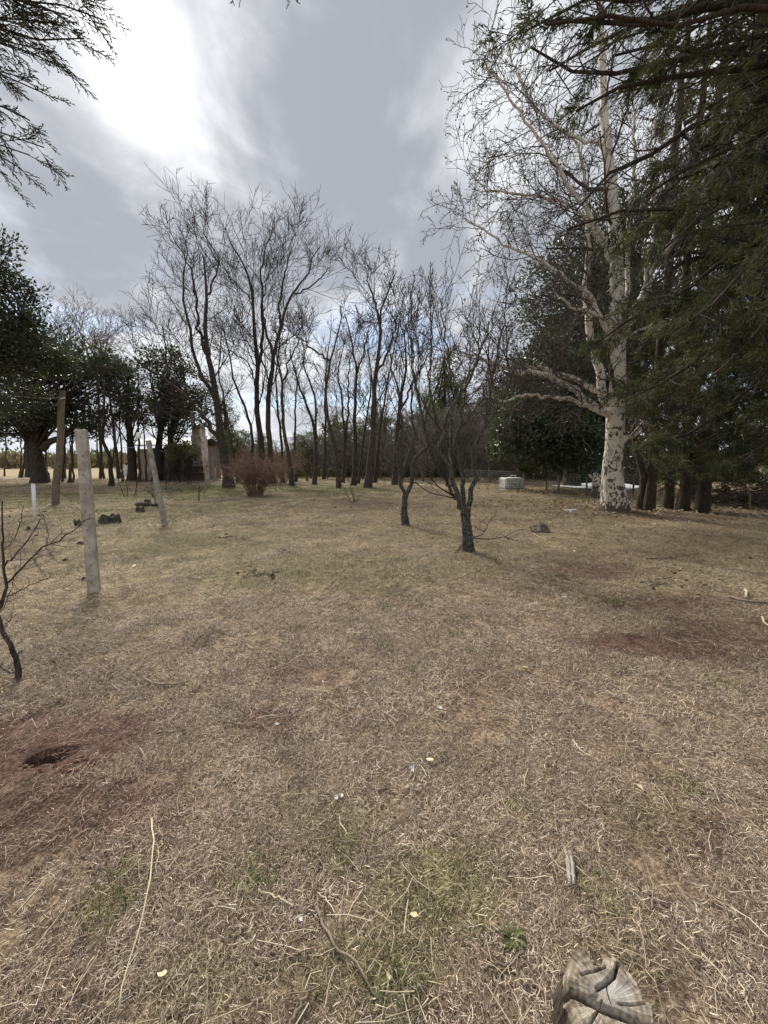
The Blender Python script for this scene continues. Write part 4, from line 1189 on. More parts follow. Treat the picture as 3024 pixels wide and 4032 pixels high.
# ------------------------------------------------------------------ house and yard structures
hy = 31.5
def hx(px, Y=hy):
    return (px - 1512) / F * Y
hb = np.array((hx(700), hy, 0))
house = thing('brick_house', 'low brick house with chimney half hidden among the evergreens', 'house', hb)
mb = MB(); mb.box(hx(655) - hb[0], hx(772) - hb[0], 0, 5, -.1, 2.75)
mb.build('wall', M['brick_wall'], house)
mb = MB(); mb.box(hx(540) - hb[0], hx(600) - hb[0], .4, 4.6, -.1, 2.55)
mb.build('side_wall', M['plaster'], house)
mb = MB(); mb.box(hx(772) - hb[0] + .003, hx(811) - hb[0], -.35, .75, -.1, 3.6)
mb.box(hx(776) - hb[0], hx(807) - hb[0], -.28, .68, 3.602, 4.3)
mb.box(hx(773) - hb[0], hx(809) - hb[0], -.33, .72, 4.302, 4.42)
ch = mb.build('chimney', M['plaster'], house)
for i, px in enumerate(np.linspace(602, 652, 8)):
    mb = MB(); mb.box(hx(px) - hb[0] - .062, hx(px) - hb[0] + .062, .02 + .012 * (i % 2), .07 + .012 * (i % 2), -.05, 2.6)
    mb.build('plank', M['plank'], house)
mb = MB()
for s in (0, 1):
    pass
ex0, ex1 = hx(530) - hb[0], hx(790) - hb[0]
mb.add([(ex0, -.6, 2.78), (ex1, -.6, 2.78), (ex1, 2.5, 3.5), (ex0, 2.5, 3.5), (ex1, 5.6, 2.78), (ex0, 5.6, 2.78),
        (ex0, -.6, 2.86), (ex1, -.6, 2.86), (ex1, 2.5, 3.58), (ex0, 2.5, 3.58), (ex1, 5.6, 2.86), (ex0, 5.6, 2.86)],
       [(0, 1, 2, 3), (3, 2, 4, 5), (6, 9, 8, 7), (9, 11, 10, 8), (0, 6, 7, 1), (4, 10, 11, 5), (0, 3, 9, 6), (3, 5, 11, 9), (1, 7, 8, 2), (2, 8, 10, 4)])
mb.build('roof', M['roof_iron'], house)
mb = MB(); mb.box(hx(668) - hb[0], hx(700) - hb[0], -.03, .02, 1.0, 2.0)
wf = mb.build('window_frame', M['plank'], house)
mb = MB(); mb.box(hx(671) - hb[0], hx(697) - hb[0], -.045, -.033, 1.07, 1.93)
mb.build('pane', M['glass_dark'], wf)

# rusty pipe frame in front of the house wall
fb = np.array((hx(775, 30), 30, 0))
fr = thing('pipe_frame', 'dark rusty pipe frame standing before the chimney', 'frame', fb)
for nm, p in (('leg', [(hx(735, 30) - fb[0], 0, 0), (hx(735, 30) - fb[0], 0, 1.05)]), ('leg', [(hx(803, 30) - fb[0], 0, 0), (hx(803, 30) - fb[0], 0, 1.05)]),
              ('rail', [(hx(733, 30) - fb[0], 0, 1.08), (hx(805, 30) - fb[0], 0, 1.08)]), ('rail', [(hx(735, 30) - fb[0], .02, .55), (hx(803, 30) - fb[0], .02, .55)])):
    mb = MB(); mb.tube(p, .04, 6); mb.build(nm, M['rust'], fr)
for i in range(3):
    mb = MB(); z = .04 + i * .21
    mb.box(hx(690, 30) - fb[0] - .4, hx(795, 30) - fb[0], .25 + .03 * i, .6, z, z + .19)
    tag(mb.build('timber_beam', M['plank'], None, loc=fb), ['bottom beam of the dark timber stack by the house wall', 'middle beam of the dark timber stack by the house wall', 'top beam of the dark timber stack by the house wall'][i], 'timber', 'timber stacked by the house')

# white corrugated sheet
cs = np.array((hx(507, 40), 40, 0))
n = 24
V = [];
for i in range(n + 1):
    x = -.52 + 1.04 * i / n
    y = .03 * math.sin(i * math.pi / 2)
    for z, dy in ((0, 0), (1.15 + .12 * math.sin(i * .8), .25)):
        V.append((x, y + dy, z)); V.append((x, y + dy + .012, z))
Qs = []
for i in range(n):
    a, c = i * 4, i * 4 + 4
    Qs += [(a, c, c + 2, a + 2), (a + 1, a + 3, c + 3, c + 1), (a + 2, c + 2, c + 3, a + 3)]
tag(link('corrugated_sheet', mk_mesh('corrugated_sheet', V, Qs, None, [M['dirty_white']], None, False), None, cs), 'white corrugated sheet propped upright at the edge of the tan field', 'metal sheet')

# ------------------------------------------------------------------ posts
def square_post(label, base, top, w, d, rot, group, holes=0, hole_r=.009, mat='concrete', cap=True, name='concrete_post', hole_face=-1):
    base, top = np.asarray(base, float), np.asarray(top, float)
    root = thing(name, label, 'post', base, group)
    ax = top - base
    L = np.linalg.norm(ax)
    ax = ax / L
    u = np.array((math.cos(rot), math.sin(rot), 0)); u = u - ax * u.dot(ax); u /= np.linalg.norm(u)
    v = np.cross(ax, u)
    rng = np.random.RandomState(int(abs(base[0]) * 100))
    prof = []
    cch = .10
    for sx, sy in ((-1, -1), (1, -1), (1, 1), (-1, 1)):
        e = ((sx, sy * (1 - 2 * cch)), (sx * (1 - 2 * cch), sy)) if (sx * sy) > 0 else ((sx * (1 - 2 * cch), sy), (sx, sy * (1 - 2 * cch)))
        prof += list(e)
    prof.sort(key=lambda q: math.atan2(q[1], q[0]))
    S, k = 14, len(prof)
    V = []
    for s in range(S):
        t = s / (S - 1)
        tap = 1 - .10 * t
        j = rng.normal(0, .0016, (k, 2))
        zj = rng.normal(0, .006, k) if s == S - 1 else np.zeros(k)
        for q in range(k):
            V.append(ax * (L * t + zj[q] - (.12 if s == 0 else 0)) + u * (prof[q][0] * w * .5 * tap + j[q, 0]) + v * (prof[q][1] * d * .5 * tap + j[q, 1]))
    Q = [(s * k + q, s * k + (q + 1) % k, (s + 1) * k + (q + 1) % k, (s + 1) * k + q) for s in range(S - 1) for q in range(k)]
    V.append(ax * (L + .004))
    T = [(len(V) - 1, (S - 1) * k + q, (S - 1) * k + (q + 1) % k) for q in range(k)]
    link('shaft', mk_mesh('shaft', V, Q, T, [M[mat]], None, False), root)
    for i in range(holes):
        t = (i + .6) / holes
        c = ax * L * t + v * hole_face * d * .5 * (1 - .1 * t) * 1.004 + u * rng.uniform(-.1, .1) * w
        mb = MB(); nn = v * hole_face
        mb.tube([c - nn * .01, c + nn * .0015], hole_r, 8)
        mb.build('hole_shade_disc', M['dark'], root)  # no opening: a dark disc on the face painting a hole's shade
    return root

GPp = 'concrete posts of the old fence line'
b = G(372, 2330); t = P(320, 1692, b[1])
post1 = square_post('big cracked concrete post standing upright, front of the old fence line', b, t, .118, .118, math.radians(24), GPp, 9, .007)
# repair collar of newer mortar round the middle
cc = (np.array(t) - b); 
b = G(650, 2070); t = P(584, 1735, b[1] - .1)
post2 = square_post('thin concrete post leaning over, wire and white lamp at its top', b, t, .105, .11, math.radians(12), GPp, 9, .011)
for i, (bx, by, tx, ty, lab) in enumerate([(812, 1919, 806, 1799, 'far concrete post, closest of the short row beside the thick flared tree'), (827, 1907, 819, 1801, 'far concrete post, second of the short row beside the thick flared tree'),
                                           (841, 1896, 837, 1797, 'far concrete post, third of the short row beside the thick flared tree')]):
    b = G(bx, by); square_post(lab, b, P(tx, ty, b[1]), .095, .095, .4, GPp)
b = G(850, 1889)
square_post('thin pale post at the end of the short row, by the white kerb board', b, P(847, 1841, b[1]), .06, .06, .2, GPp, mat='dirty_white')
a_, c_ = G(845, 1888), G(886, 1896)
mb = MB(); mb.tube([a_ + (0, 0, .06), (a_ + c_) / 2 + (0, 0, .07), c_ + (0, 0, .06)], .055, 4)
tag(mb.build('kerb_board', M['dirty_white'], off=a_, loc=a_), 'white board lying along the grass behind the short row of posts', 'board')

# lamp on its bracket at the leaning post
Yl = G(650, 2070)[1] - .1
pt = P(600, 1722, Yl)
lb = P(545, 1716, Yl)
lamp = thing('yard_lamp', 'white bell shaped yard lamp on a wire arm above the leaning post', 'lamp', lb)
mb = MB(); mb.tube([lb + (0, 0, .05), P(560, 1706, Yl), P(585, 1710, Yl), P(603, 1722, Yl), P(598, 1740, Yl)], .008, 5); mb.build('arm', M['white_plastic'], lamp, off=lb)
ring = lambda r, z: [(r * math.cos(a), r * math.sin(a), z) for a in np.linspace(0, 2 * math.pi, 17)[:-1]]
prof = [(.012, .075), (.03, .07), (.045, .05), (.056, .0), (.058, -.05), (.05, -.055), (.046, -.045), (.04, .04)]
V = sum([ring(r, z) for r, z in prof], []); k = 16
Q = [(s * k + i, s * k + (i + 1) % k, (s + 1) * k + (i + 1) % k, (s + 1) * k + i) for s in range(len(prof) - 1) for i in range(k)]
link('shade', mk_mesh('shade', V, Q, None, [M['white_plastic']]), lamp)
mb = MB(); mb.add(icoV * .028 + (0, 0, -.02), None, icoT); mb.build('bulb', M['tank_plastic'], lamp, True)
mb = MB(); mb.tube([P(470, 1762, Yl), P(520, 1762, Yl), P(560, 1756, Yl), P(590, 1748, Yl)], .004, 4); mb.tube([P(590, 1742, Yl - .05), P(600, 1748, Yl - .05), P(594, 1738, Yl + .06)], .006, 4)
o = mb.build('slack_wire', M['grey_metal'], off=pt, loc=pt); tag(o, 'slack fence wire tied round the leaning post just under the lamp', 'wire')

# wooden pole with a wire
b = G(217, 1988); yp = b[1]
root = thing('wooden_pole', 'crooked grey wooden pole with a wire at its top', 'pole', b)
stem_tube('shaft', [b - (0, 0, .1), P(222, 1900, yp), P(232, 1810, yp), P(238, 1730, yp), P(240, 1640, yp), P(246, 1540, yp)], (.118, .112, .105, .098), M['pole_wood'], root, b, 20, .006, 12, 0)
mb = MB(); tp = P(246, 1540, yp); mb.tube([tp - (0, 0, .03), tp + (0, 0, .012)], [.097, .09], 12); mb.build('top_cap', M['pole_wood'], root, off=b)
mb = MB(); mb.tube([P(238, 1570, yp - .12), P(255, 1566, yp - .12)], .02, 5); mb.build('insulator', M['white_plastic'], root, off=b)
wp = [P(250, 1563, yp - .11), P(190, 1568, yp - .3), P(120, 1566, yp - .5), P(40, 1556, yp - .8), P(-60, 1530, yp - 1.2), P(-160, 1495, yp - 1.6)]
mb = MB(); mb.tube(wp, .012, 4)
tag(mb.build('overhead_wire', M['grey_metal'], off=wp[0], loc=wp[0]), 'sagging pale wire running out from the wooden pole top', 'wire')
# end anchor post outside the frame carries the wire on
# white pipe
b = G(139, 2048); t = P(130, 1908, b[1])
root = thing('white_pipe', 'short white plastic pipe sticking up near the thorny shrub', 'pipe', b)
mb = MB(); V0 = [b - (0, 0, .05), t]; mb.tube(V0, .042, 14); mb.build('pipe', M['white_plastic'], root, True, off=b)
mb = MB(); mb.tube([np.array(t) + (0, 0, .001), np.array(t) + (0, 0, .02)], .045, 14); mb.build('rim', M['tank_plastic'], root, off=b)

# ------------------------------------------------------------------ water tank in its cage, fence, tarp
b = G(2011, 1925)
tank = thing('water_tank', 'white plastic tank in a metal cage by the wire fence', 'tank', b, rotz=.12)
TW, TD, TH = .56, .5, .66
def rbox(w, d, z0, z1, c=.08):
    P_ = [(-w + c, -d), (w - c, -d), (w, -d + c), (w, d - c), (w - c, d), (-w + c, d), (-w, d - c), (-w, -d + c)]
    V = []
    for z, s in ((z0, .97), (z0 + .05, 1), (z1 - .08, 1), (z1 - .02, .95), (z1, .86)):
        V += [(x * s, y * s, z) for x, y in P_]
    Q = [(r * 8 + i, r * 8 + (i + 1) % 8, r * 8 + 8 + (i + 1) % 8, r * 8 + 8 + i) for r in range(4) for i in range(8)]
    V.append((0, 0, z1 + .02)); T = [(40, 32 + i, 32 + (i + 1) % 8) for i in range(8)]
    return V, Q, T
V, Q, T = rbox(TW - .03, TD - .03, .06, TH)
link('tank', mk_mesh('tank', V, Q, T, [M['tank_plastic']], None, False), tank)
def bar(p, r=.0085):
    mb = MB(); mb.tube(p, r, 5); mb.build('cage_bar', M['grey_metal'], tank)
for x in np.linspace(-TW, TW, 10):
    bar([(x, -TD, .02), (x, -TD, TH - .04)]); 
for y in np.linspace(-TD, TD, 7)[1:]:
    bar([(-TW, y, .02), (-TW, y, TH - .04)]); bar([(TW, y, .02), (TW, y, TH - .04)])
for z in (.03, .17, .32, .47, TH - .04):
    bar([(-TW - .012, -TD - .015, z), (TW + .012, -TD - .015, z)]); bar([(-TW - .015, -TD, z), (-TW - .015, TD, z)]); bar([(TW + .015, -TD, z), (TW + .015, TD, z)])
mb = MB(); mb.box(-TW, TW, -TD, TD, -.02, .055); mb.build('pallet', M['plank'], tank)
mb = MB(); mb.tube([(-.05, 0, TH), (-.05, 0, TH + .12), (.28, 0, TH + .12), (.28, 0, TH)], .022, 6); mb.build('handle', M['white_plastic'], tank)
mb = MB(); mb.tube([(-.35, .1, TH), (-.35, .1, TH + .05)], .13, 12); mb.build('lid', M['net_green'], tank)

fpx = [(1830, 1905, 1852), (2062, 1929, 1864), (2152, 1934, 1880), (2198, 1947, 1872), (2310, 1955, 1878), (2493, 1958, 1880)]
fposts = [G(x, y) for x, y, _ in fpx]
fence = thing('wire_fence', 'wire mesh fence on thin posts running before the magnolia', 'fence', fposts[1])
for i, ((x, y, ty), p) in enumerate(zip(fpx, fposts)):
    top = P(x, ty, p[1])
    mb = MB(); mb.tube([p - (0, 0, .1), (p + top) / 2 + rs.normal(0, .01, 3), top], [.045, .04, .036] if i != 3 else [.055, .05, .045], 7)
    mb.build('post', M['grey_metal'] if i in (0, 1) else M['plank'], fence, off=fposts[1])
mw = MB()
for i in range(len(fposts) - 1):
    a_, c_ = fposts[i], fposts[i + 1]
    ht = .98
    L = np.linalg.norm(c_ - a_)
    for z in np.linspace(.03, ht, 9):
        mw.tube([a_ + (0, 0, z), c_ + (0, 0, z)], .0035, 3)
    for s in np.linspace(0, 1, max(3, int(L / .13))):
        q = a_ + (c_ - a_) * s
        mw.tube([q + (0, 0, .03), q + (0, 0, ht)], .0028, 3)
o = mw.build('wire_mesh', M['grey_metal'], fence, off=fposts[1]); o['kind'] = 'stuff'

# white tarp lying on the ground
tb = G(2380, 1921)
gx, gy = np.meshgrid(np.linspace(-1, 1, 50), np.linspace(-1, 1, 16))
c0, c1, c2, c3 = G(2168, 1916), G(2440, 1942), G(2545, 1918), G(2370, 1903)
u, v = (gx + 1) / 2, (gy + 1) / 2
Pm = c0 * ((1 - u) * (1 - v))[..., None] + c1 * (u * (1 - v))[..., None] + c2 * (u * v)[..., None] + c3 * ((1 - u) * v)[..., None]
Pm[..., 2] = H(Pm[..., 0], Pm[..., 1]) - tb[2] * 0 + .05 + .05 * np.abs(np.sin(gx * 9 + gy * 3)) * (1 - np.abs(gy)) + .025 * np.sin(gx * 23 + 2) ** 2 + .16 * np.exp(-((gx - .35) / .5) ** 2 - ((gy - .3) / .6) ** 2)
top = Pm.reshape(-1, 3); bot = top - (0, 0, .02)
n = 50; ii = (np.arange(15)[:, None] * n + np.arange(49)[None]).ravel()
Qt = np.stack((ii, ii + 1, ii + n + 1, ii + n), -1)
tag(link('white_tarp', mk_mesh('white_tarp', np.concatenate((top, bot)) - tb, np.concatenate((Qt, Qt[:, ::-1] + len(top))), None, [M['dirty_white']]), None, tb), 'long white tarp spread on the ground behind the fence and plane tree', 'tarp')
# green shade net at the back of the enclosure and a small stool
p0 = np.array((13.6, 27.5, 0))
mb = MB(); nn = 20
V = []
for i in range(nn + 1):
    x = 5.0 * i / nn; yy_ = .12 * math.sin(i * 1.3)
    V += [(x, yy_, 0), (x, yy_ + .02, .95 + .06 * math.sin(i * .9)), (x, yy_ + .015, 0), (x, yy_ + .035, .95 + .06 * math.sin(i * .9))]
Qn = []
for i in range(nn):
    a, c = i * 4, i * 4 + 4
    Qn += [(a, c, c + 1, a + 1), (a + 2, a + 3, c + 3, c + 2), (a + 1, c + 1, c + 3, a + 3)]
tag(link('shade_net', mk_mesh('shade_net', V, Qn, None, [M['net_green']]), None, p0), 'green shade net stretched low at the back of the fenced ground', 'net')
sp = G(2232, 1915)
st = thing('stool', 'small dark stool standing beside the white tarp', 'stool', sp)
mb = MB(); mb.box(-.15, .15, -.13, .13, .36, .40); mb.build('seat', M['dirty_white'], st)
for sx in (-1, 1):
    for sy in (-1, 1):
        mb = MB(); mb.tube([(sx * .11, sy * .09, 0), (sx * .09, sy * .07, .358)], .02, 5); mb.build('leg', M['rust'], st)

# ------------------------------------------------------------------ shrubs, saplings, brush
def shrub(label, group, base, n, h, spread, mat, seed, lv, r=.02, name='shrub', arch=0.0):
    rng = np.random.RandomState(seed)
    base = np.asarray(base, float)
    root = thing(name, label, 'shrub', base, group)
    st = []
    for i in range(n):
        a = i * 2.4 + rng.rand()
        q = math.sqrt((i + .5) / n)
        d = np.array((math.cos(a), math.sin(a), 0))
        b = base + d * q * spread * .28 - (0, 0, .03)
        hh = h * rng.uniform(.7, 1.05) * (1 - .25 * q)
        st.append(spline([b, b + d * q * spread * .22 + (0, 0, hh * .35), b + d * q * spread * .55 + (0, 0, hh * .72), b + d * q * spread * (.8 + arch * .7) + (0, 0, hh * (1 - arch * .5))], 8, .02, rng))
    c0 = np.array(st)
    R0 = np.repeat(np.linspace(r, r * .4, 8)[None], n, 0)
    bake('stems', [(c0, R0)], M[mat], root, base, [5])
    lvl, cur = [], (c0, R0)
    for (m, l, S, tip, wob) in lv:
        cur = grow(cur[0], cur[1], m, (.25, 1), (25, 65), l, S, wob, .02, .6, tip, rng)
        lvl.append(cur)
    bake('crown', lvl, M[mat], root, base, [4, 3, 3][:len(lvl)])
    return root
shrub('rounded reddish brown leafless bush in front of the tall bare trees', None, G(1005, 1952), 64, 2.4, 1.15, 'twig_red', 501, [(7, (.25, .5), 5, .0075, .2), (4, (.35, .7), 4, .0065, .26)], .016, 'bush', .42)
GS = 'leafless brown shrubs behind the reddish bush'
for i, (px, py, h, sp, lab) in enumerate([(1100, 1905, 2.6, 1.8, 'brown leafless thicket spilling out past the reddish bush'), (960, 1896, 2.8, 2.0, 'brown leafless shrub between thick flared tree and reddish bush'), (720, 1896, 1.7, 2.0, 'low spreading brown shrub before the house wall')]):
    shrub(lab, GS, G(px, py), 26, h, sp, 'twig_red' if i < 2 else 'twig', 510 + i, [(8, (.3, .55), 5, .009, .25), (5, (.35, .7), 3, .008, .28)], .02)
o = leafy_tree('olive leaved bush against the house wall beside the chimney', None, 'leafy_bush', trunkp(722, 1899, (722, 1870), (720, 1840), (722, 1810)), (.08, .07, .05),
               [E(715, 1790, 29.5, 55, 40, 1.0, 26), E(690, 1770, 29.5, 35, 30, .8, 12), E(745, 1775, 29.5, 35, 35, .8, 12)], 'leaf_olive', 40, .32, .17, .08, 515, cat='shrub')
SAP = [(4, (.3, .5), 4, .005, .2), (3, (.3, .6), 3, .004, .25)]
def sapling(label, stems, seed, r=.016, lv=SAP, group='bare saplings in the grass'):
    rng = np.random.RandomState(seed)
    b = G(*stems[0][0])
    root = thing('sapling', label, 'sapling', b, group)
    c0 = np.array([spline([G(*s[0]) - (0, 0, .02)] + [P(x, y, b[1] + rng.uniform(-.15, .15)) for x, y in s[1:]], 8, .012, rng) for s in stems])
    R0 = np.repeat(np.linspace(r, r * .35, 8)[None], len(stems), 0)
    bake('stems', [(c0, R0)], M['twig'], root, b, [5])
    lvl, cur = [], (c0, R0)
    for (m, l, S, tip, wob) in lv:
        cur = grow(cur[0], cur[1], m, (.35, 1), (25, 60), l, S, wob, .05, .6, tip, rng)
        lvl.append(cur)
    bake('twigs', lvl, M['twig'], root, b, [3, 3, 3][:len(lvl)])
sapling('pair of slanting saplings in front of the kinked trunk', [[(492, 1957), (470, 1900), (450, 1830), (430, 1780)], [(502, 1956), (498, 1910), (485, 1860), (470, 1820)]], 531)
sapling('crossed pair of saplings before the dark trunk by the lamp', [[(528, 1956), (540, 1910), (550, 1890)], [(536, 1955), (538, 1900), (540, 1850), (546, 1800)]], 532)
sapling('sapling leaning against the foot of the leaning concrete post', [[(622, 2000), (600, 1950), (580, 1920)], [(624, 1998), (606, 1945), (596, 1905)]], 533)
sapling('branchy sapling cluster just past the leaning post', [[(652, 1932), (655, 1880), (665, 1820)], [(662, 1954), (660, 1900), (670, 1860)], [(668, 1952), (664, 1910), (650, 1870)], [(676, 1953), (680, 1915), (712, 1890), (770, 1860)]], 534, .022)
sapling('low crooked shrub stem before the timber stack', [[(745, 1912), (735, 1895), (728, 1885), (700, 1860)], [(750, 1912), (755, 1890), (765, 1870), (780, 1840)]], 535, .04)
sapling('single thin sapling on the green grass before the far posts', [[(783, 1972), (782, 1920), (778, 1890)], [(786, 1972), (785, 1940), (790, 1925)]], 536, .014)
sapling('clump of dead bare sticks on the tan lawn before the tall trees', [[(1388, 1980), (1365, 1945), (1342, 1905)], [(1393, 1979), (1385, 1930), (1368, 1880)], [(1396, 1979), (1390, 1940), (1387, 1915)], [(1386, 1980), (1366, 1968), (1350, 1958)], [(1396, 1980), (1408, 1968), (1412, 1955)]], 537, .015, [(3, (.2, .4), 3, .004, .2)])
sapling('small twig tuft on the grass behind the smaller fruit tree', [[(1512, 1908), (1505, 1890), (1498, 1878)], [(1515, 1908), (1520, 1890), (1530, 1880)], [(1514, 1908), (1514, 1885), (1512, 1870)]], 538, .012, [(4, (.3, .5), 3, .004, .2)])
for i, (px, py, lab) in enumerate([(1882, 1927, 'grey twiggy shoot clump behind the larger fruit tree'), (1920, 1928, 'grey twiggy shoot clump in the middle before the tank'), (1955, 1930, 'grey twiggy shoot clump closest to the tank')]):
    s_ = [[(px + q, py), (px + q * 1.6, py - 25), (px + q * 2.6 + rs.uniform(-4, 4), py - 50 - 20 * rs.rand())] for q in (-6, -3, 0, 3, 6)]
    sapling(lab, s_, 541 + i, .01, [(4, (.3, .6), 3, .004, .2), (3, (.3, .6), 3, .004, .2)], 'twiggy shoot clumps by the tank')
sapling('small reddish shoot in front of the tank corner', [[(2038, 1944), (2034, 1920), (2030, 1895)], [(2040, 1944), (2044, 1925), (2050, 1910)]], 545, .01, SAP, 'twiggy shoot clumps by the tank')

# thorny shrub at the side, close to the viewer
def thorn_shrub():
    rng = np.random.RandomState(55)
    b = G(77, 2672); Yb = b[1]
    root = thing('thorny_shrub', 'thorny leafless shrub with a leaning stem close beside the big concrete post', 'shrub', b)
    q = lambda X, Y_, d=0.: P(.5907 * X, 2000 + .5907 * Y_, Yb + d)
    c, R = stem_tube('trunk', [b - (0, 0, .04), q(112, 1040), q(85, 950), q(35, 860), q(0, 770), q(-18, 700), q(12, 630), q(37, 560), q(40, 480), q(25, 380), q(20, 250), q(12, 100), q(20, -40)], (.019, .016, .012, .009, .006, .0035), M['bark'], root, b, 28, .004, 8, .3, rng)
    limbs = [([q(38, 510), q(130, 410), q(220, 330, .05), q(310, 250, .08), q(400, 215, .1), q(480, 160, .1), q(560, 90, .12), q(612, 58, .12)], .009),
             ([q(30, 390), q(130, 280, -.1), q(200, 190, -.15), q(250, 110, -.2), q(275, 60, -.2)], .008), ([q(38, 590), q(170, 530, .1), q(300, 470, .2), q(355, 435, .25)], .006),
             ([q(20, 290), q(100, 200, .2), q(138, 100, .25), q(152, -20, .3)], .006), ([q(-5, 700), q(50, 620, .15), q(90, 480, .2), q(110, 380, .25)], .005), ([q(10, 640, -.1), q(-60, 500, -.1), q(-120, 350, -.1)], .008),
             ([q(310, 250, .08), q(320, 160, .1), q(290, 70, .1), q(270, 20, .1)], .004), ([q(305, 255, .08), q(340, 300, .05), q(368, 350, 0)], .003), ([q(210, 335, .05), q(250, 380, .1), q(300, 440, .1)], .0035),
             ([q(20, 800, .05), q(70, 740, .1), q(85, 640, .12)], .004), ([q(60, 900, .05), q(20, 820, -.1), q(-20, 760, -.1)], .004), ([b + (0, 0, .02), q(60, 1090), q(0, 1055), q(-40, 1040)], .007)]
    st, sr = [], []
    for pts, r in limbs:
        cc_, rr = stem_tube('limb', pts, (r * .75, r * .55, r * .3), M['bark'], root, b, 14, .005, 6, 0, rng)
        st.append(cc_); sr.append(rr)
    ST, SR = np.array(st), np.array(sr)
    a = grow(ST, SR, 9, (.15, 1), (30, 70), (.10, .32), 5, .2, .03, .6, .0018, rng)
    th = grow(ST, SR, 14, (.1, 1), (60, 85), (.03, .06), 2, .05, .0, .5, .0012, rng, 0)
    th2 = grow(a[0], a[1], 6, (.1, 1), (60, 85), (.10, .2), 2, .05, .0, .6, .0012, rng, 0)
    bake('twigs', [a, th, th2], M['twig_grey'], root, b, [4, 3, 3])
thorn_shrub()

# brush pile at the side
def brush(label, px0, px1, py, h, n, seed, depth=1.6):
    rng = np.random.RandomState(seed)
    a, c = G(px0, py), G(px1, py)
    ce = (a + c) / 2
    root = thing('brush_pile', label, 'brush pile', ce)
    mb = MB()
    u = rng.rand(n); y = rng.uniform(-1, 1, n)
    cen = a + (c - a) * u[:, None] + np.stack((0 * u, y * depth, h * rng.rand(n) ** 1.3 * (1 - .7 * np.abs(2 * u - 1) ** 2)), -1)
    d = norm(np.stack((rng.normal(0, 1, n), rng.normal(0, .6, n), rng.normal(0, .28, n)), -1))
    L = rng.uniform(.5, 1.9, n)
    t = np.linspace(-.5, .5, 5)[None, :, None]
    Pp = cen[:, None] + d[:, None] * t * L[:, None, None] + rng.normal(0, .05, (n, 5, 3))
    Pp[..., 2] = np.maximum(Pp[..., 2], .02)
    R = np.repeat(rng.uniform(.006, .022, n)[:, None], 5, 1) * np.linspace(1, .5, 5)[None]
    tw = grow(Pp, R, 4, (.2, 1), (25, 60), (.3, .5), 3, .2, 0, .6, .005, rng)
    tw[0][..., 2] = np.maximum(tw[0][..., 2], .02)
    big = Pp[:14]; 
    o = bake('branches', [(Pp, R), tw], M['brush'], root, ce, [4, 3]); o['kind'] = 'stuff'
    return root, ce
brush('tangled brown brush pile under the dark cypress boughs', 2800, 3250, 1985, 1.15, 420, 601)
for i, (p, r, lab) in enumerate([([(2850, 1985), (2920, 1998), (2995, 2018)], .028, 'long pale branch lying in front of the brush pile'), ([(2955, 2008), (2953, 1970), (2950, 1930), (2958, 1900)], .035, 'pale upright stick standing before the brush pile')]):
    g0 = G(*p[0]); Yb = g0[1]
    pts = [G(*q) + (0, 0, .05 + .03 * j) for j, q in enumerate(p)] if i == 0 else [g0 - (0, 0, .05)] + [P(x, y, Yb) for x, y in p[1:]]
    c, R = spline(pts, 12, .01), np.linspace(r, r * .5, 12)
    v, q = tubes(c[None], R[None], 7)
    tag(link('dead_branch', mk_mesh('dead_branch', v - g0, q, None, [M['stick']]), None, g0), lab, 'branch')

# ------------------------------------------------------------------ rocks, stumps, clods
def lump(name, label, cat, px, py, w, d, h, mat, seed, group=None, rough=.28, sub=3, sink=.15, rotz=0., flat=None):
    rng = np.random.RandomState(seed)
    bm = bmesh.new(); bmesh.ops.create_icosphere(bm, subdivisions=sub, radius=1.0)
    V = np.array([v.co[:] for v in bm.verts]); T = np.array([[v.index for v in f.verts] for f in bm.faces]); bm.free()
    k = np.ones(len(V))
    for _ in range(9):
        dr = norm(rng.normal(0, 1, 3)); f = rng.uniform(1.5, 5); k += rough * .35 * np.sin(f * V.dot(dr) * 2 + rng.rand() * 6)
    for _ in range(5):                            # flat facets
        dr = norm(rng.normal(0, 1, 3)); lim = rng.uniform(.62, .9)
        s = (V * k[:, None]).dot(dr)
        k = np.where(s > lim, k * (lim + .25 * (s - lim)) / np.maximum(s, 1e-6), k)
    V = V * k[:, None]
    if flat:
        V[:, 2] = np.minimum(V[:, 2], flat + .06 * np.sin(V[:, 0] * 7 + seed) * np.cos(V[:, 1] * 6))
    V = V * np.array((w / 2, d / 2, h))
    b = G(px, py)
    o = link(name, mk_mesh(name, V, None, T, [M[mat]], None, False), None, b + (0, d * .35, h * (-sink if sink else .5)))
    o.rotation_euler = (0, 0, rotz)
    return tag(o, label, cat, group)
lump('rock', 'brown field stone lying alone on the lawn past the larger fruit tree', 'rock', 2140, 2098, .50, .38, .25, 'rock', 701, rough=.2)
lump('rock', 'flat pale stone half sunk beside the brown field stone', 'rock', 2098, 2082, .22, .16, .05, 'rock', 702, rough=.2)

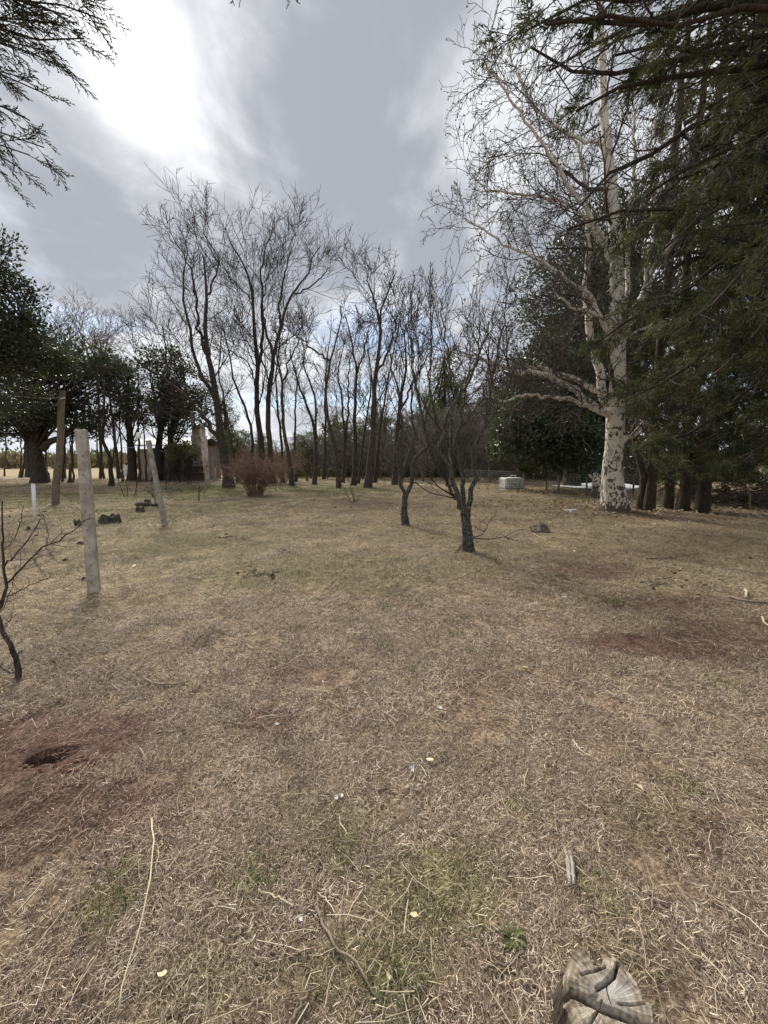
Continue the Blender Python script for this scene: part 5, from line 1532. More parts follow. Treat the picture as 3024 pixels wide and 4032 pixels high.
def stump(label, px, py, r, h, seed, mat='char', group='charred stumps near the old fence', name='tree_stump', lean=(0, 0)):
    rng = np.random.RandomState(seed)
    b = G(px, py) + (0, r * .7, 0)
    k, rings = 26, 6
    a = np.arange(k) * 2 * np.pi / k
    lob = 1 + .16 * np.sin(3 * a + seed) + .10 * np.sin(5 * a + 2 * seed) + rng.normal(0, .04, k)
    V = []
    for s in range(rings):
        t = s / (rings - 1)
        rr = r * lob * (1.18 - .25 * t ** .5) * (1 + rng.normal(0, .025, k))
        top = h * (1 + (.22 * np.sin(4 * a + seed) + rng.normal(0, .08, k)) * (t == 1))
        V += [(rr[i] * math.cos(a[i]) + lean[0] * t, rr[i] * math.sin(a[i]) + lean[1] * t, (top[i] if t == 1 else h * t) - (.04 if s == 0 else 0)) for i in range(k)]
    V += [(.55 * r * lob[i] * math.cos(a[i]) + lean[0], .55 * r * lob[i] * math.sin(a[i]) + lean[1], h * (.78 + rng.normal(0, .05))) for i in range(k)]
    V.append((lean[0], lean[1], h * .62))
    Q = [(s * k + i, s * k + (i + 1) % k, (s + 1) * k + (i + 1) % k, (s + 1) * k + i) for s in range(rings) for i in range(k)]
    T = [(len(V) - 1, rings * k + i, rings * k + (i + 1) % k) for i in range(k)]
    return tag(link(name, mk_mesh(name, V, Q, T, [M[mat]], None, False), None, b), label, 'stump', group)
stump('broad charred stump beside the big concrete post', 418, 2064, .21, .20, 711)
stump('small splintered charred stump on the thorny shrub side of the big post', 306, 2074, .075, .15, 712, lean=(-.05, 0))
stump('short grey brown stump near the leaning post, lying log behind it', 549, 2018, .11, .16, 713)
stump('rounded dark stump end behind the lying log near the leaning post', 578, 1993, .10, .20, 714)
g0 = G(548, 1998)
c = spline([G(540, 1996) + (0, 0, .08), G(580, 1996) + (0, 0, .09), G(628, 1996) + (0, 0, .05)], 10, .012); R = np.linspace(.075, .04, 10)
mb = MB(); mb.tube(c, R, 8)
tag(mb.build('fallen_log', M['char'], None, True, off=g0, loc=g0), 'charred log lying between the two stumps near the leaning post', 'log')
lump('rock', 'dark rounded lump on the green grass past the leaning post', 'rock', 704, 1936, .32, .26, .20, 'char', 715)
lump('bark_slab', 'dark slab of bark showing just behind the big concrete post foot', 'bark', 316, 2146, .20, .12, .09, 'char', 716)
lump('bark_slab', 'flat dark slab of bark against the foot of the big post', 'bark', 325, 2288, .15, .08, .04, 'char', 717)
lump('bark_slab', 'dark bark piece on the grass before the thorny shrub', 'bark', 254, 2210, .085, .06, .05, 'char', 718)
lump('charcoal_lump', 'black lump hanging low behind thorny twigs, larger of three', 'charcoal', 106, 2090, .10, .08, .12, 'char', 719, 'black lumps by the white pipe')
lump('charcoal_lump', 'black lump under the white pipe', 'charcoal', 138, 2086, .09, .07, .06, 'char', 720, 'black lumps by the white pipe')
lump('charcoal_lump', 'small black lump past the white pipe, furthest along', 'charcoal', 140, 2110, .07, .05, .04, 'char', 721, 'black lumps by the white pipe')

def clods(name, label, cat, cx, cy, wx, wy, n, size, mat, seed):
    rng = np.random.RandomState(seed)
    b = G(cx, cy)
    mb = MB()
    for i in range(n):
        p = G(cx + rng.normal(0, wx), cy + rng.normal(0, wy))
        s = size * rng.uniform(.35, 1.0)
        k = 1 + .3 * np.sin(icoV.dot(rng.normal(0, 2.5, 3)) + rng.rand() * 6)
        mb.add(icoV * k[:, None] * s * np.array((1.2, 1, .75)) + p + (0, 0, s * .3), None, icoT)
    o = mb.build(name, M[mat], None, False, off=b, loc=b)
    o['kind'] = 'stuff'
    return tag(o, label, cat)
clods('soil_clods', 'scatter of crumbled red soil clods on the lawn', 'soil clods', 1125, 2177, 24, 5, 34, .028, 'clod', 731)
clods('dry_dung', 'scatter of dry dung and soil crumbs nearer than the red clods', 'dung', 1030, 2262, 34, 8, 30, .03, 'dung', 732)
lump('dry_dung', 'single round dark dung ball at the end of the crumb scatter', 'dung', 1070, 2276, .10, .09, .07, 'dung', 733)
clods('soil_crumbs', 'dark crumbs and twig bits far out on the lawn past the posts', 'soil clods', 893, 2112, 18, 5, 16, .03, 'dung', 734)
clods('soil_crumbs', 'dark crumbs strewn under the cypress side of the lawn', 'soil clods', 2760, 2270, 90, 40, 40, .025, 'dung', 735)
clods('burrow_spoil', 'loose red crumbs at the mouth of the burrow', 'soil clods', 245, 3000, 62, 20, 110, .013, 'clod', 736)

# dry clump near the post foot
# ------------------------------------------------------------------ grass
def blades(n, rad, l, w, elev, rng, tint=(0, 1), tpow=1.0, curve=.5, flat=True):
    """n thin bent blades in a disc -> verts, quads, tris, tint"""
    a = rng.rand(n) * 2 * np.pi
    rr = rad * np.sqrt(rng.rand(n))
    b = np.stack((rr * np.cos(a), rr * np.sin(a), rng.uniform(0, .008, n)), -1)
    az = rng.rand(n) * 2 * np.pi
    el = np.radians(elev[0] + (elev[1] - elev[0]) * rng.rand(n))
    L = l * (.45 + .9 * rng.rand(n)); W = w * (.6 + .8 * rng.rand(n))
    hd = np.stack((np.cos(az), np.sin(az), 0 * az), -1)
    sd = np.stack((-np.sin(az), np.cos(az), 0 * az), -1)
    roll = rng.normal(0, .6, n)
    d1 = hd * np.cos(el)[:, None] + np.array((0, 0, 1.)) * np.sin(el)[:, None]
    el2 = el - curve * rng.rand(n) - .1
    az2 = az + rng.normal(0, .45, n)
    d2 = np.stack((np.cos(az2) * np.cos(el2), np.sin(az2) * np.cos(el2), np.sin(el2)), -1)
    s = sd * np.cos(roll)[:, None] + np.array((0, 0, 1.)) * np.sin(roll)[:, None] * .6
    m = b + d1 * (L * .5)[:, None]
    t = m + d2 * (L * .5)[:, None]
    t[:, 2] = np.maximum(t[:, 2], .001)
    hw = (W * .5)[:, None]
    V = np.stack((b - s * hw, b + s * hw, m - s * hw * .9, m + s * hw * .9, t), 1)
    o = (np.arange(n) * 5)[:, None]
    Q = o + np.array((0, 1, 3, 2)); T = o + np.array((2, 3, 4))
    tn = tint[0] + (tint[1] - tint[0]) * rng.rand(n) ** tpow
    return V.reshape(-1, 3), Q, T, np.repeat(tn, 5)

def scatter(name, protos, pts, rot, scl, pick, attrs, mat, label, cat):
    """one stuff object: loose points carry copies of the clump shapes kept in the same mesh"""
    V, Q, T, tint, var, n = [], [], [], [], [], 0
    for i, (v, q, t, a) in enumerate(protos):
        V.append(v); Q.append(q + n); T.append(t + n); tint.append(a); var.append(np.full(len(v), i)); n += len(v)
    V.append(pts); m = len(pts)
    var.append(np.full(m, -1)); tint.append(np.zeros(m))
    full = lambda x: np.concatenate((np.zeros(n), x))
    at = {'tint': np.concatenate(tint), 'var': np.concatenate(var), 'rotz': full(rot), 'scl': full(scl), 'pick': full(pick)}
    for k, v in attrs.items():
        at[k] = full(v)
    o = link(name, mk_mesh(name, np.concatenate(V), np.concatenate(Q), np.concatenate(T), [mat], at, False))
    ng = bpy.data.node_groups.new(name + '_scatter', 'GeometryNodeTree')
    ng.interface.new_socket('Geometry', in_out='INPUT', socket_type='NodeSocketGeometry')
    ng.interface.new_socket('Geometry', in_out='OUTPUT', socket_type='NodeSocketGeometry')
    gi, go_ = ng.nodes.new('NodeGroupInput'), ng.nodes.new('NodeGroupOutput')
    def named(nm):
        q = ng.nodes.new('GeometryNodeInputNamedAttribute'); q.data_type = 'FLOAT'; q.inputs['Name'].default_value = nm
        return q.outputs['Attribute']
    def cmp(sock, lo, hi):
        c1 = ng.nodes.new('ShaderNodeMath'); c1.operation = 'COMPARE'
        ng.links.new(sock, c1.inputs[0]); c1.inputs[1].default_value = lo; c1.inputs[2].default_value = .4
        return c1.outputs[0]
    vs = named('var')
    join = ng.nodes.new('GeometryNodeJoinGeometry')
    for i in range(len(protos)):
        se = ng.nodes.new('GeometryNodeSeparateGeometry'); se.domain = 'POINT'
        ng.links.new(gi.outputs[0], se.inputs['Geometry']); ng.links.new(cmp(vs, i, i), se.inputs['Selection'])
        g2 = ng.nodes.new('GeometryNodeGeometryToInstance')
        ng.links.new(se.outputs['Selection'], g2.inputs[0]); ng.links.new(g2.outputs[0], join.inputs[0])
    se = ng.nodes.new('GeometryNodeSeparateGeometry'); se.domain = 'POINT'
    ng.links.new(gi.outputs[0], se.inputs['Geometry']); ng.links.new(cmp(vs, -1, -1), se.inputs['Selection'])
    iop = ng.nodes.new('GeometryNodeInstanceOnPoints')
    ng.links.new(se.outputs['Selection'], iop.inputs['Points']); ng.links.new(join.outputs[0], iop.inputs['Instance'])
    iop.inputs['Pick Instance'].default_value = True
    ng.links.new(named('pick'), iop.inputs['Instance Index'])
    cx = ng.nodes.new('ShaderNodeCombineXYZ'); ng.links.new(named('rotz'), cx.inputs[2])
    ng.links.new(cx.outputs[0], iop.inputs['Rotation'])
    ng.links.new(named('scl'), iop.inputs['Scale'])
    ng.links.new(iop.outputs[0], go_.inputs[0])
    md = o.modifiers.new('scatter', 'NODES'); md.node_group = ng
    o['kind'] = 'stuff'
    return tag(o, label, cat)

rngg = np.random.RandomState(21)
protos = [blades(210, .15, .042, .0021, (2, 30), rngg, tpow=1.1, curve=.4) for _ in range(7)]          # flattened straw
protos += [blades(190, .13, .036, .0023, (10, 62), rngg, tpow=1.25) for _ in range(4)]          # short tufty stubble
protos += [blades(60, .15, .038, .0022, (2, 30), rngg, tpow=1.4) for _ in range(3)]            # thin cover on bare soil
pts, sclv = [], []
for y0, y1, dens, s0 in ((.55, 2.2, 300, .75), (2.2, 4.2, 150, .95), (4.2, 9, 60, 1.25), (9, 17, 18, 1.9), (17, 34, 6, 2.8)):
    wmax = 1.06 * y1 + 1.2
    n = int((y1 - y0) * 2 * wmax * dens)
    x = rngg.uniform(-wmax, wmax, n); y = rngg.uniform(y0, y1, n)
    k = np.abs(x) < 1.06 * y + 1.0
    pts.append(np.stack((x[k], y[k], H(x[k], y[k])), -1)); sclv.append(np.full(k.sum(), s0))
pts = np.concatenate(pts); sclv = np.concatenate(sclv)
ca, sa = math.cos(.42), math.sin(.42)
u_ = (pts[:, 0] - HOLE[0]) * ca + (pts[:, 1] - HOLE[1]) * sa; v_ = -(pts[:, 0] - HOLE[0]) * sa + (pts[:, 1] - HOLE[1]) * ca
keep = ((u_ / .21) ** 2 + (v_ / .12) ** 2) > 1
so, gr, go, fi = masks(pts[:, 0], pts[:, 1])
pn = np.sin(2.1 * pts[:, 0] + 1.3 * pts[:, 1]) * np.cos(1.7 * pts[:, 1] - .6 * pts[:, 0]) + .8 * np.sin(5.3 * pts[:, 0] - 3.9 * pts[:, 1] + 1) + .6 * np.sin(9.1 * pts[:, 1] + 7.7 * pts[:, 0])
keep &= rngg.rand(len(pts)) > np.maximum(np.clip(so * .78, 0, .9), np.clip(.22 + .30 * pn, 0, .72))
pts, sclv, so, gr, go = pts[keep], sclv[keep], so[keep], gr[keep], go[keep]
pick = np.where(rngg.rand(len(pts)) < so * .75, rngg.randint(11, 14, len(pts)), np.where(rngg.rand(len(pts)) < np.clip(.25 + .06 * pts[:, 1], 0, .6), rngg.randint(7, 11, len(pts)), rngg.randint(0, 7, len(pts))))
sclv = sclv * rngg.uniform(.75, 1.3, len(pts))
gr = np.clip(gr + rngg.normal(0, .15, len(pts)) * (gr > .05), 0, 1)
scatter('dry_grass', protos, pts, rngg.rand(len(pts)) * 6.28, sclv, pick, {'tone': rngg.uniform(.6, 1.25, len(pts)), 'soil': np.clip(so * rngg.uniform(.6, 1.2, len(pts)), 0, 1), 'green': gr, 'golden': np.clip(go * rngg.uniform(.6, 1.2, len(pts)), 0, 1)}, M['straw'],
        'short dead grass and straw covering the lawn', 'grass')

# green tufts, one by one
tuftme = []
for i in range(4):
    v, q, t, a = blades(150, .075, .050, .0024, (22, 86), rngg, tpow=.8, curve=.9)
    tuftme.append(mk_mesh('grass_tuft', v, q, t, [M['green_grass']], {'tint': a}, False))
TUFTS = [(1022, 3445, 1.15), (465, 3520, 1.5), (1460, 2217, 1.0), (1415, 2210, .8), (1165, 2474, 1.0), (1475, 2482, 1.0), (1510, 2548, 1.2), (1790, 2498, 1.2), (1830, 2432, 1.0), (1770, 2450, 1.0), (1625, 2630, .9), (2410, 2372, 1.6),
         (2210, 2270, 1.1), (2220, 2320, 1.1), (2085, 2320, .9), (2130, 2300, .8), (2855, 2698, 1.3), (2452, 2628, 1.0), (1250, 2360, .9), (1400, 2390, 1.1), (1078, 2610, .8), (1850, 2560, .9), (1690, 2450, .8), (2380, 3540, 1.2),
         (2690, 3085, 1.1), (1335, 3350, 1.2), (1560, 3900, 1.4), (2060, 3180, 1.0), (2210, 2390, .7), (1520, 2395, .9)]
TL = ['green grass tuft, brightest of the close lawn, above the curved brown stick',
      'wide olive grass tuft beside the long bleached stalk',
      'brightest green tuft of the far trio on the open lawn',
      'small green tuft next to the brightest one of the far trio',
      'dark green tuft alone on the lawn past the central soil patch',
      'green tuft at the lawn centre, straight below the far trio',
      'green tuft just below the one at the lawn centre',
      'roundest green tuft of the cluster below the larger fruit tree',
      'uppermost green tuft of the cluster below the larger fruit tree',
      'faint green tuft in the middle of the cluster below the larger fruit tree',
      'green tuft on pale lawn above the terracotta shard',
      'tall green grass tuft on the bare red soil edge',
      'green tuft straight below the brown field stone',
      'second green tuft below the brown field stone, under the first',
      'tiny green tuft between fruit tree foot and red soil edge',
      'weak green tuft next to the tiny one by the red soil edge',
      'green grass tuft near the lawn edge, alone past the red soil',
      'green tuft at the lower rim of the red soil patch',
      'thin green tuft between the dung crumbs and the lawn centre',
      'green tuft halfway between the far trio and the lawn centre',
      'thin green tuft above the central soil patch',
      'lowest green tuft of the cluster below the larger fruit tree',
      'outermost green tuft of the cluster below the larger fruit tree',
      'pale green tuft above the cut stump in the corner',
      'olive tuft beside the lone white pebble',
      'olive green tuft under the pair of white crumbs',
      'green grass tuft low down beside the curved brown stick',
      'olive tuft on open lawn above the bleached wood piece',
      'tiny green tuft before the tall tuft by the red soil',
      'small green tuft just past the one at the lawn centre']
for i, (px, py, s) in enumerate(TUFTS):
    o = link('grass_tuft', tuftme[i % 4], None, G(px, py), (0, 0, i * 1.7))
    o.scale = (s, s, s * .8)
    tag(o, TL[i], 'grass tuft', 'green grass tufts in the dead lawn')

# broad leaved weed
b = G(2020, 3705)
V, T, A = [], [], []
weed = thing('weed', 'leafy green weed rosette above the cut log', 'weed', b)
for i in range(26):
    a = i * 2.4; L = .035 + .04 * rngg.rand(); el = .25 + .5 * rngg.rand()
    d = np.array((math.cos(a), math.sin(a), 0)); s = np.array((-d[1], d[0], 0))
    mb = MB(); n_ = 6; Vv = []
    for j in range(n_):
        t = j / (n_ - 1)
        w = .0062 * math.sin(math.pi * min(1, t * .9 + .08)) * (1.35 if j % 2 else .7)
        c = d * L * t * math.cos(el) + np.array((0, 0, .005 + L * (math.sin(el) * t - .55 * t * t)))
        Vv += [c - s * w + (0, 0, .003), c, c + s * w + (0, 0, .003)]
    Qq = [(j * 3 + k_, j * 3 + k_ + 1, j * 3 + k_ + 4, j * 3 + k_ + 3) for j in range(n_ - 1) for k_ in (0, 1)]
    link('leaf', mk_mesh('leaf', Vv, Qq, None, [M['green_grass']], {'tint': np.full(len(Vv), .05 + .45 * rngg.rand())}), weed)

# ------------------------------------------------------------------ the cut log stump in the corner
def cut_log():
    q = lambda X, Y_: (2100 + .6303 * X, 3600 + .6303 * Y_)
    zt = .16
    out = [(240, 245), (275, 228), (310, 226), (340, 262), (380, 305), (415, 332), (440, 302), (500, 290), (530, 318), (560, 340), (620, 400), (660, 470), (688, 555), (740, 600), (757, 660), (735, 740), (650, 830), (520, 870), (400, 800), (320, 700), (248, 585), (225, 490), (213, 420), (214, 345)]
    W = np.array([G0(*q(*p), zt)[:2] for p in out])
    cen = np.array(G0(*q(470, 540), zt)[:2])
    K, RN = 300, 70
    ang = np.arctan2(W[:, 1] - cen[1], W[:, 0] - cen[0]); rad = np.hypot(*(W - cen).T)
    o = np.argsort(ang); ang, rad = ang[o], rad[o]
    th = np.linspace(-np.pi, np.pi, K, endpoint=False)
    Rr = np.interp(th, np.concatenate((ang - 2 * np.pi, ang, ang + 2 * np.pi)), np.tile(rad, 3))
    Rr = Rr * (1 + .012 * np.sin(23 * th) + .008 * np.sin(41 * th + 1))
    rng = np.random.RandomState(3)
    cracks = [([(225, 480), (300, 510), (390, 560), (480, 605), (570, 640), (660, 690)], 0.0042, 0.034), ([(520, 345), (505, 405), (450, 445), (395, 482)], 0.0029, 0.028), ([(300, 392), (380, 372), (450, 352)], 0.0021, 0.014),
              ([(430, 545), (400, 590), (370, 640), (350, 690)], 0.0021, 0.016), ([(455, 450), (470, 520), (490, 575)], 0.0017, 0.014), ([(530, 570), (610, 574), (695, 578)], 0.0021, 0.016), ([(560, 350), (600, 430), (640, 480)], 0.0015, 0.007), ([(340, 265), (375, 320), (420, 335)], 0.0025, 0.023)]
    cr = [(np.array([G0(*q(*p), zt)[:2] for p in pl]), w, d) for pl, w, d in cracks]
    def side(xy, p, q2):
        a_, b_ = np.array(G0(*q(*p), zt)[:2]), np.array(G0(*q(*q2), zt)[:2])
        d_ = (b_ - a_) / np.linalg.norm(b_ - a_)
        sd = (xy[:, 0] - a_[0]) * -d_[1] + (xy[:, 1] - a_[1]) * d_[0]
        return np.clip(.5 + sd / .010, 0, 1)
    def crack_depth(xy):
        z = np.zeros(len(xy))
        for pl, w, d in cr:
            dist = np.full(len(xy), 9.)
            for a, b in zip(pl[:-1], pl[1:]):
                t = np.clip(((xy - a) @ (b - a)) / ((b - a) @ (b - a)), 0, 1)
                dist = np.minimum(dist, np.linalg.norm(xy - (a + t[:, None] * (b - a)), axis=1))
            z = np.maximum(z, d * np.exp(-(dist / w) ** 2))
        return z
    V = []
    for r in range(1, RN + 1):
        f = r / RN
        xy = cen + np.stack((np.cos(th), np.sin(th)), -1) * (Rr * f)[:, None]
        z = zt - crack_depth(xy) + .0025 * np.sin(xy[:, 0] * 60) * np.sin(xy[:, 1] * 50) + .0012 * np.sin(9 * th + 2) * f + .0010 * np.sin(31 * th) * f
        z += .012 * (xy[:, 0] - cen[0]) / .15 - (.008 if f > .98 else 0)
        # slabs split apart at different levels along the cracks
        z += .007 * (side(xy, (225, 480), (660, 690)) - .5) + .008 * side(xy, (430, 460), (540, 330)) * side(xy, (225, 480), (660, 690)) - .005 * side(xy, (430, 545), (350, 690)) * (1 - side(xy, (225, 480), (660, 690)))
        V.append(np.column_stack((xy, z)))
    for j, (s, zz) in enumerate(((1.012, .125), (1.03, .085), (1.07, .04), (1.16, -.03))):
        lob = 1 + .03 * np.sin(5 * th + j) + .02 * np.sin(11 * th)
        left = 1 + .30 * np.clip(-np.cos(th - .3), 0, 1) * (j + 1) / 3
        xy = cen + np.stack((np.cos(th), np.sin(th)), -1) * (Rr * s * lob * left)[:, None]
        V.append(np.column_stack((xy, np.full(K, zz) + rng.normal(0, .003, K))))
    V = np.concatenate(V)
    V = np.vstack((V, [(cen[0], cen[1], zt)]))
    n = RN + 4
    Q = [(r * K + i, r * K + (i + 1) % K, (r + 1) * K + (i + 1) % K, (r + 1) * K + i) for r in range(n - 1) for i in range(K)]
    Q = [(d, c, b, a) for a, b, c, d in Q]
    T = [(len(V) - 1, i, (i + 1) % K) for i in range(K)]
    pale = np.exp(-(((V[:, :2] - np.array(G0(*q(500, 500), zt)[:2])) / (.05, .028)) ** 2).sum(1))
    m, t, b = new_mat('weathered_cut_wood')
    tcn = node(t, 'ShaderNodeTexCoord').outputs['Object']
    flat_ = node(t, 'ShaderNodeVectorMath', operation='MULTIPLY')
    t.links.new(tcn, flat_.inputs[0]); flat_.inputs[1].default_value = (1, 1, 0)
    nrm = node(t, 'ShaderNodeVectorMath', operation='NORMALIZE')
    t.links.new(flat_.outputs[0], nrm.inputs[0])
    rad_ = node(t, 'ShaderNodeVectorMath', operation='LENGTH')
    t.links.new(flat_.outputs[0], rad_.inputs[0])
    warp = node(t, 'ShaderNodeVectorMath', operation='ADD')
    t.links.new(nrm.outputs[0], warp.inputs[0])
    t.links.new(mapping(t, tcn, scale=(1.6, 1.6, 0)), warp.inputs[1])
    g1 = noise(t, warp.outputs[0], 9, 7, .75, .9)
    g2 = noise(t, tcn, 22, 6, .65)
    g3 = mth(t, 'SINE', mth(t, 'ADD', mth(t, 'MULTIPLY', rad_.outputs['Value'], 420.0), mth(t, 'MULTIPLY', g2, 9.0)))
    v = mth(t, 'ADD', mth(t, 'MULTIPLY', g1, .38), mth(t, 'ADD', mth(t, 'MULTIPLY', g2, .57), mth(t, 'MULTIPLY', g3, .025)))
    c = ramp(t, maprange(t, v, .37, .59), [(0, (0.11, 0.088, 0.064)), (.35, (0.23, 0.185, 0.135)), (.7, (0.35, 0.295, 0.22)), (1, (0.48, 0.42, 0.33))])
    c = mixc(t, mth(t, 'MULTIPLY', attr(t, 'pale'), .75), c, (0.62, 0.59, 0.55))
    t.links.new(c, b.inputs['Base Color']); b.inputs['Roughness'].default_value = .9
    bump(t, b, mth(t, 'ADD', g1, g2), .9, .008)
    base = np.array((cen[0], cen[1], 0))
    tag(link('cut_log', mk_mesh('cut_log', V - base, Q, T, [m, M['brown_bark']], {'pale': pale}, True, [0 if k_ < RN * K else 1 for k_ in range(len(Q))] + [0] * len(T)), None, base), 'low weathered tree stump with cracked sawn top in the lawn corner', 'stump')
cut_log()

# ------------------------------------------------------------------ sticks and litter
def stick(label, pxs, r, mat='stick', z=.012, group='dry sticks and stalks lying on the lawn', name='stick', taper=.5, lift=None, wob=.003):
    b = G(*pxs[0])
    pts = [G(*p) + (0, 0, z + (lift[i] if lift else 0)) for i, p in enumerate(pxs)]
    mb = MB(); c = spline(pts, 12, wob); mb.tube(c, np.linspace(r, r * taper, 12), 6)
    return tag(mb.build(name, M[mat], None, True, off=b, loc=b), label, 'stick', group)
stick('long bleached stalk running down the lawn to the picture edge', [(600, 3245), (607, 3340), (603, 3460), (580, 3620), (540, 3780), (500, 3920), (465, 4060)], .0035, 'pale_stick', .03, lift=[.0, .01, .02, .03, .03, .03, .03], taper=.6)
stick('thin straw stalk slanting beside the long bleached one', [(635, 3335), (625, 3400), (612, 3460)], .002, 'pale_stick', .02)
stick('pale straw stalk low in the corner left of the long bleached one', [(395, 3760), (330, 3850), (265, 3955)], .0028, 'pale_stick', .02)
stick('curved brown stick like a root, thickest on the close lawn', [(1245, 3585), (1275, 3640), (1330, 3750), (1400, 3800), (1440, 3880), (1500, 3970)], .0055, 'stick', .016)
stick('short pale stick pointing at the green tuft', [(1022, 3515), (1090, 3545), (1160, 3580)], .004, 'pale_stick', .015)
stick('bent pale stalk lying above the curved brown stick', [(1250, 3530), (1285, 3555), (1322, 3605)], .0035, 'pale_stick', .015)
stick('long thin straw across the open lawn centre', [(1360, 3555), (1450, 3580), (1550, 3650)], .0022, 'pale_stick', .015)
stick('thick dark stick low at the picture edge below the curved one', [(1150, 4040), (1190, 3970), (1225, 3915)], .007, 'stick', .015)
stick('brown stick between the weed and the cut log', [(1910, 3835), (1960, 3815), (2010, 3810), (2060, 3770)], .006, 'stick', .015)
stick('thin pale stalk across lawn by the cut log side', [(2660, 3715), (2720, 3765), (2815, 3820)], .003, 'pale_stick', .015)
stick('pale stalk slanting out of the corner by the cut log', [(2900, 3860), (2930, 3930), (2965, 4020)], .003, 'pale_stick', .015)
stick('pale curved stalk above the bleached wood piece', [(2255, 2922), (2285, 2960), (2325, 2990)], .005, 'pale_stick', .014)
stick('long dark thin twig on the reddish lawn by the burrow', [(620, 3320 - 70), (700, 3225), (800, 3205)], .004, 'stick', .014)
stick('straight thin stick pointing from the burrow to the soil patch', [(615, 2895), (700, 2885), (795, 2872)], .004, 'stick', .014)
stick('crooked grey stick among the straw beyond the soil patch', [(570, 2680), (620, 2700), (680, 2700), (740, 2690)], .009, 'stick', .016)
stick('pale stick beside the bare soil patch at centre', [(890, 2853), (960, 2860), (1010, 2850)], .005, 'stick', .016)
stick('forked thin stick lying far along the cypress shade', [(2520, 2298), (2600, 2285), (2650, 2275)], .012, 'stick', .02)
stick('dark long branch lying in the cypress shade', [(2540, 2288 - 85), (2630, 2200), (2720, 2190)], .013, 'stick', .02)
stick('thick grey branch entering at the lawn edge in cypress shade', [(2870, 2355), (2950, 2375), (3060, 2380)], .016, 'stick', .02)
stick('pale bent stick at the edge of the cypress shade', [(3000, 2440), (3010, 2465), (3060, 2490)], .012, 'pale_stick', .03)
stick('thin long stick in the shade under the cypress', [(2560, 2310), (2650, 2285), (2690, 2280)], .010, 'stick', .02)
stick('bleached stick standing out pale on the shaded soil', [(2935, 2330), (2937, 2345), (2936, 2360)], .018, 'pale_stick', .03)
stick('thin stick on the lawn past the brown field stone', [(2100, 2105), (2140, 2125), (2150, 2130)], .010, 'pale_stick', .02)
# fallen branch by the larger fruit tree
b = G(1860, 2122)
root = thing('fallen_branch', 'thin dark branch fallen across the lawn from fruit tree towards the stone', 'branch', b)
Yb = b[1]
mains = [[b + (0, 0, .03), G(1920, 2128) + (0, 0, .04), G(1990, 2122) + (0, 0, .06), G(2040, 2105) + (0, 0, .10), P(2095, 2090, Yb + .2)], [b + (0, 0, .03), P(1900, 2105, Yb), P(1925, 2060, Yb), P(1950, 2030, Yb + .1), P(1955, 2005, Yb + .1)],
         [G(1985, 2122) + (0, 0, .05), G(2010, 2130) + (0, 0, .03), G(2045, 2134) + (0, 0, .02)], [P(1905, 2090, Yb), P(1880, 2080, Yb), P(1870, 2070, Yb)]]
c0 = np.array([spline(p, 10, .008) for p in mains]); R0 = np.repeat(np.linspace(.011, .004, 10)[None], 4, 0)
bake('stem', [(c0, R0)], M['twig'], root, b, [5])
bake('twigs', [grow(c0, R0, 5, (.2, 1), (30, 60), (.12, .3), 4, .15, .0, .6, .0028, rs)], M['twig'], root, b, [3])
# pale root and chips at the fruit tree foot
stick('pale peeled root at the foot of the larger fruit tree', [(1815, 2150), (1800, 2170), (1790, 2182)], .018, 'stick', .03)
stick('pale twig on the ground beside the larger fruit tree foot', [(1740, 2165), (1765, 2170), (1790, 2165)], .011, 'pale_stick', .02)

# bleached wood piece
b = G(2248, 3440)
pts = [G(2222, 3335) + (0, 0, .015), G(2236, 3375) + (0, 0, .018), G(2246, 3430) + (0, 0, .018), G(2250, 3495) + (0, 0, .012)]
mb = MB(); c = spline(pts, 12, .001); w = np.interp(np.linspace(0, 1, 12), (0, .3, .6, 1), (.004, .013, .016, .010))
mb.tube(c + (-.007, 0, 0), w * .62, 7); mb.tube(c[2:] + (.008, 0, -.002), w[2:] * .6, 7)
tag(mb.build('wood_piece', M['wood_grey'], None, False, off=b, loc=b), 'split bleached piece of wood standing out above the cut log', 'wood')
# flat white board scrap before the plane tree
b = G(2245, 2012)
mb = MB(); V = []
ol = [(-.24, .02), (-.1, .06), (.1, .05), (.25, -.02), (.2, -.06), (.02, -.03), (-.12, -.05)]
V = [(x, y, .045 + .02 * math.sin(9 * x)) for x, y in ol] + [(x, y, .02) for x, y in ol]
k = len(ol); mb.add(V, [(i, k + i, k + (i + 1) % k, (i + 1) % k) for i in range(k)], [(0, i, i + 1) for i in range(1, k - 1)])
tag(mb.build('board_scrap', M['dirty_white'], None, loc=b), 'white scrap of board lying on the grass short of the plane tree', 'board')

def flake(name, label, cat, px, py, s, mat, seed, group='bits lying on the dead lawn'):
    rng = np.random.RandomState(seed)
    k = 9
    a = np.arange(k) * 2 * np.pi / k
    r = s * (.75 + .5 * rng.rand(k)) * np.where(np.arange(k) % 2, .9, 1.1)
    V = [(r[i] * math.cos(a[i]), .6 * r[i] * math.sin(a[i]), .3 * s * math.cos(a[i] + seed) + .25 * s) for i in range(k)] + [(0, 0, .12 * s)] + [(r[i] * .96 * math.cos(a[i]), .58 * r[i] * math.sin(a[i]), .3 * s * math.cos(a[i] + seed) + .1 * s) for i in range(k)] + [(0, 0, -.03 * s)]
    T = [(k, i, (i + 1) % k) for i in range(k)] + [(2 * k + 1, k + 1 + (i + 1) % k, k + 1 + i) for i in range(k)]
    Q = [(i, k + 1 + i, k + 1 + (i + 1) % k, (i + 1) % k) for i in range(k)]
    o = link(name, mk_mesh(name, V, Q, T, [M[mat]], None, False), None, G(px, py) + (0, 0, .022), (rng.normal(0, .2), rng.normal(0, .2), rng.rand() * 6))
    return tag(o, label, cat, group)
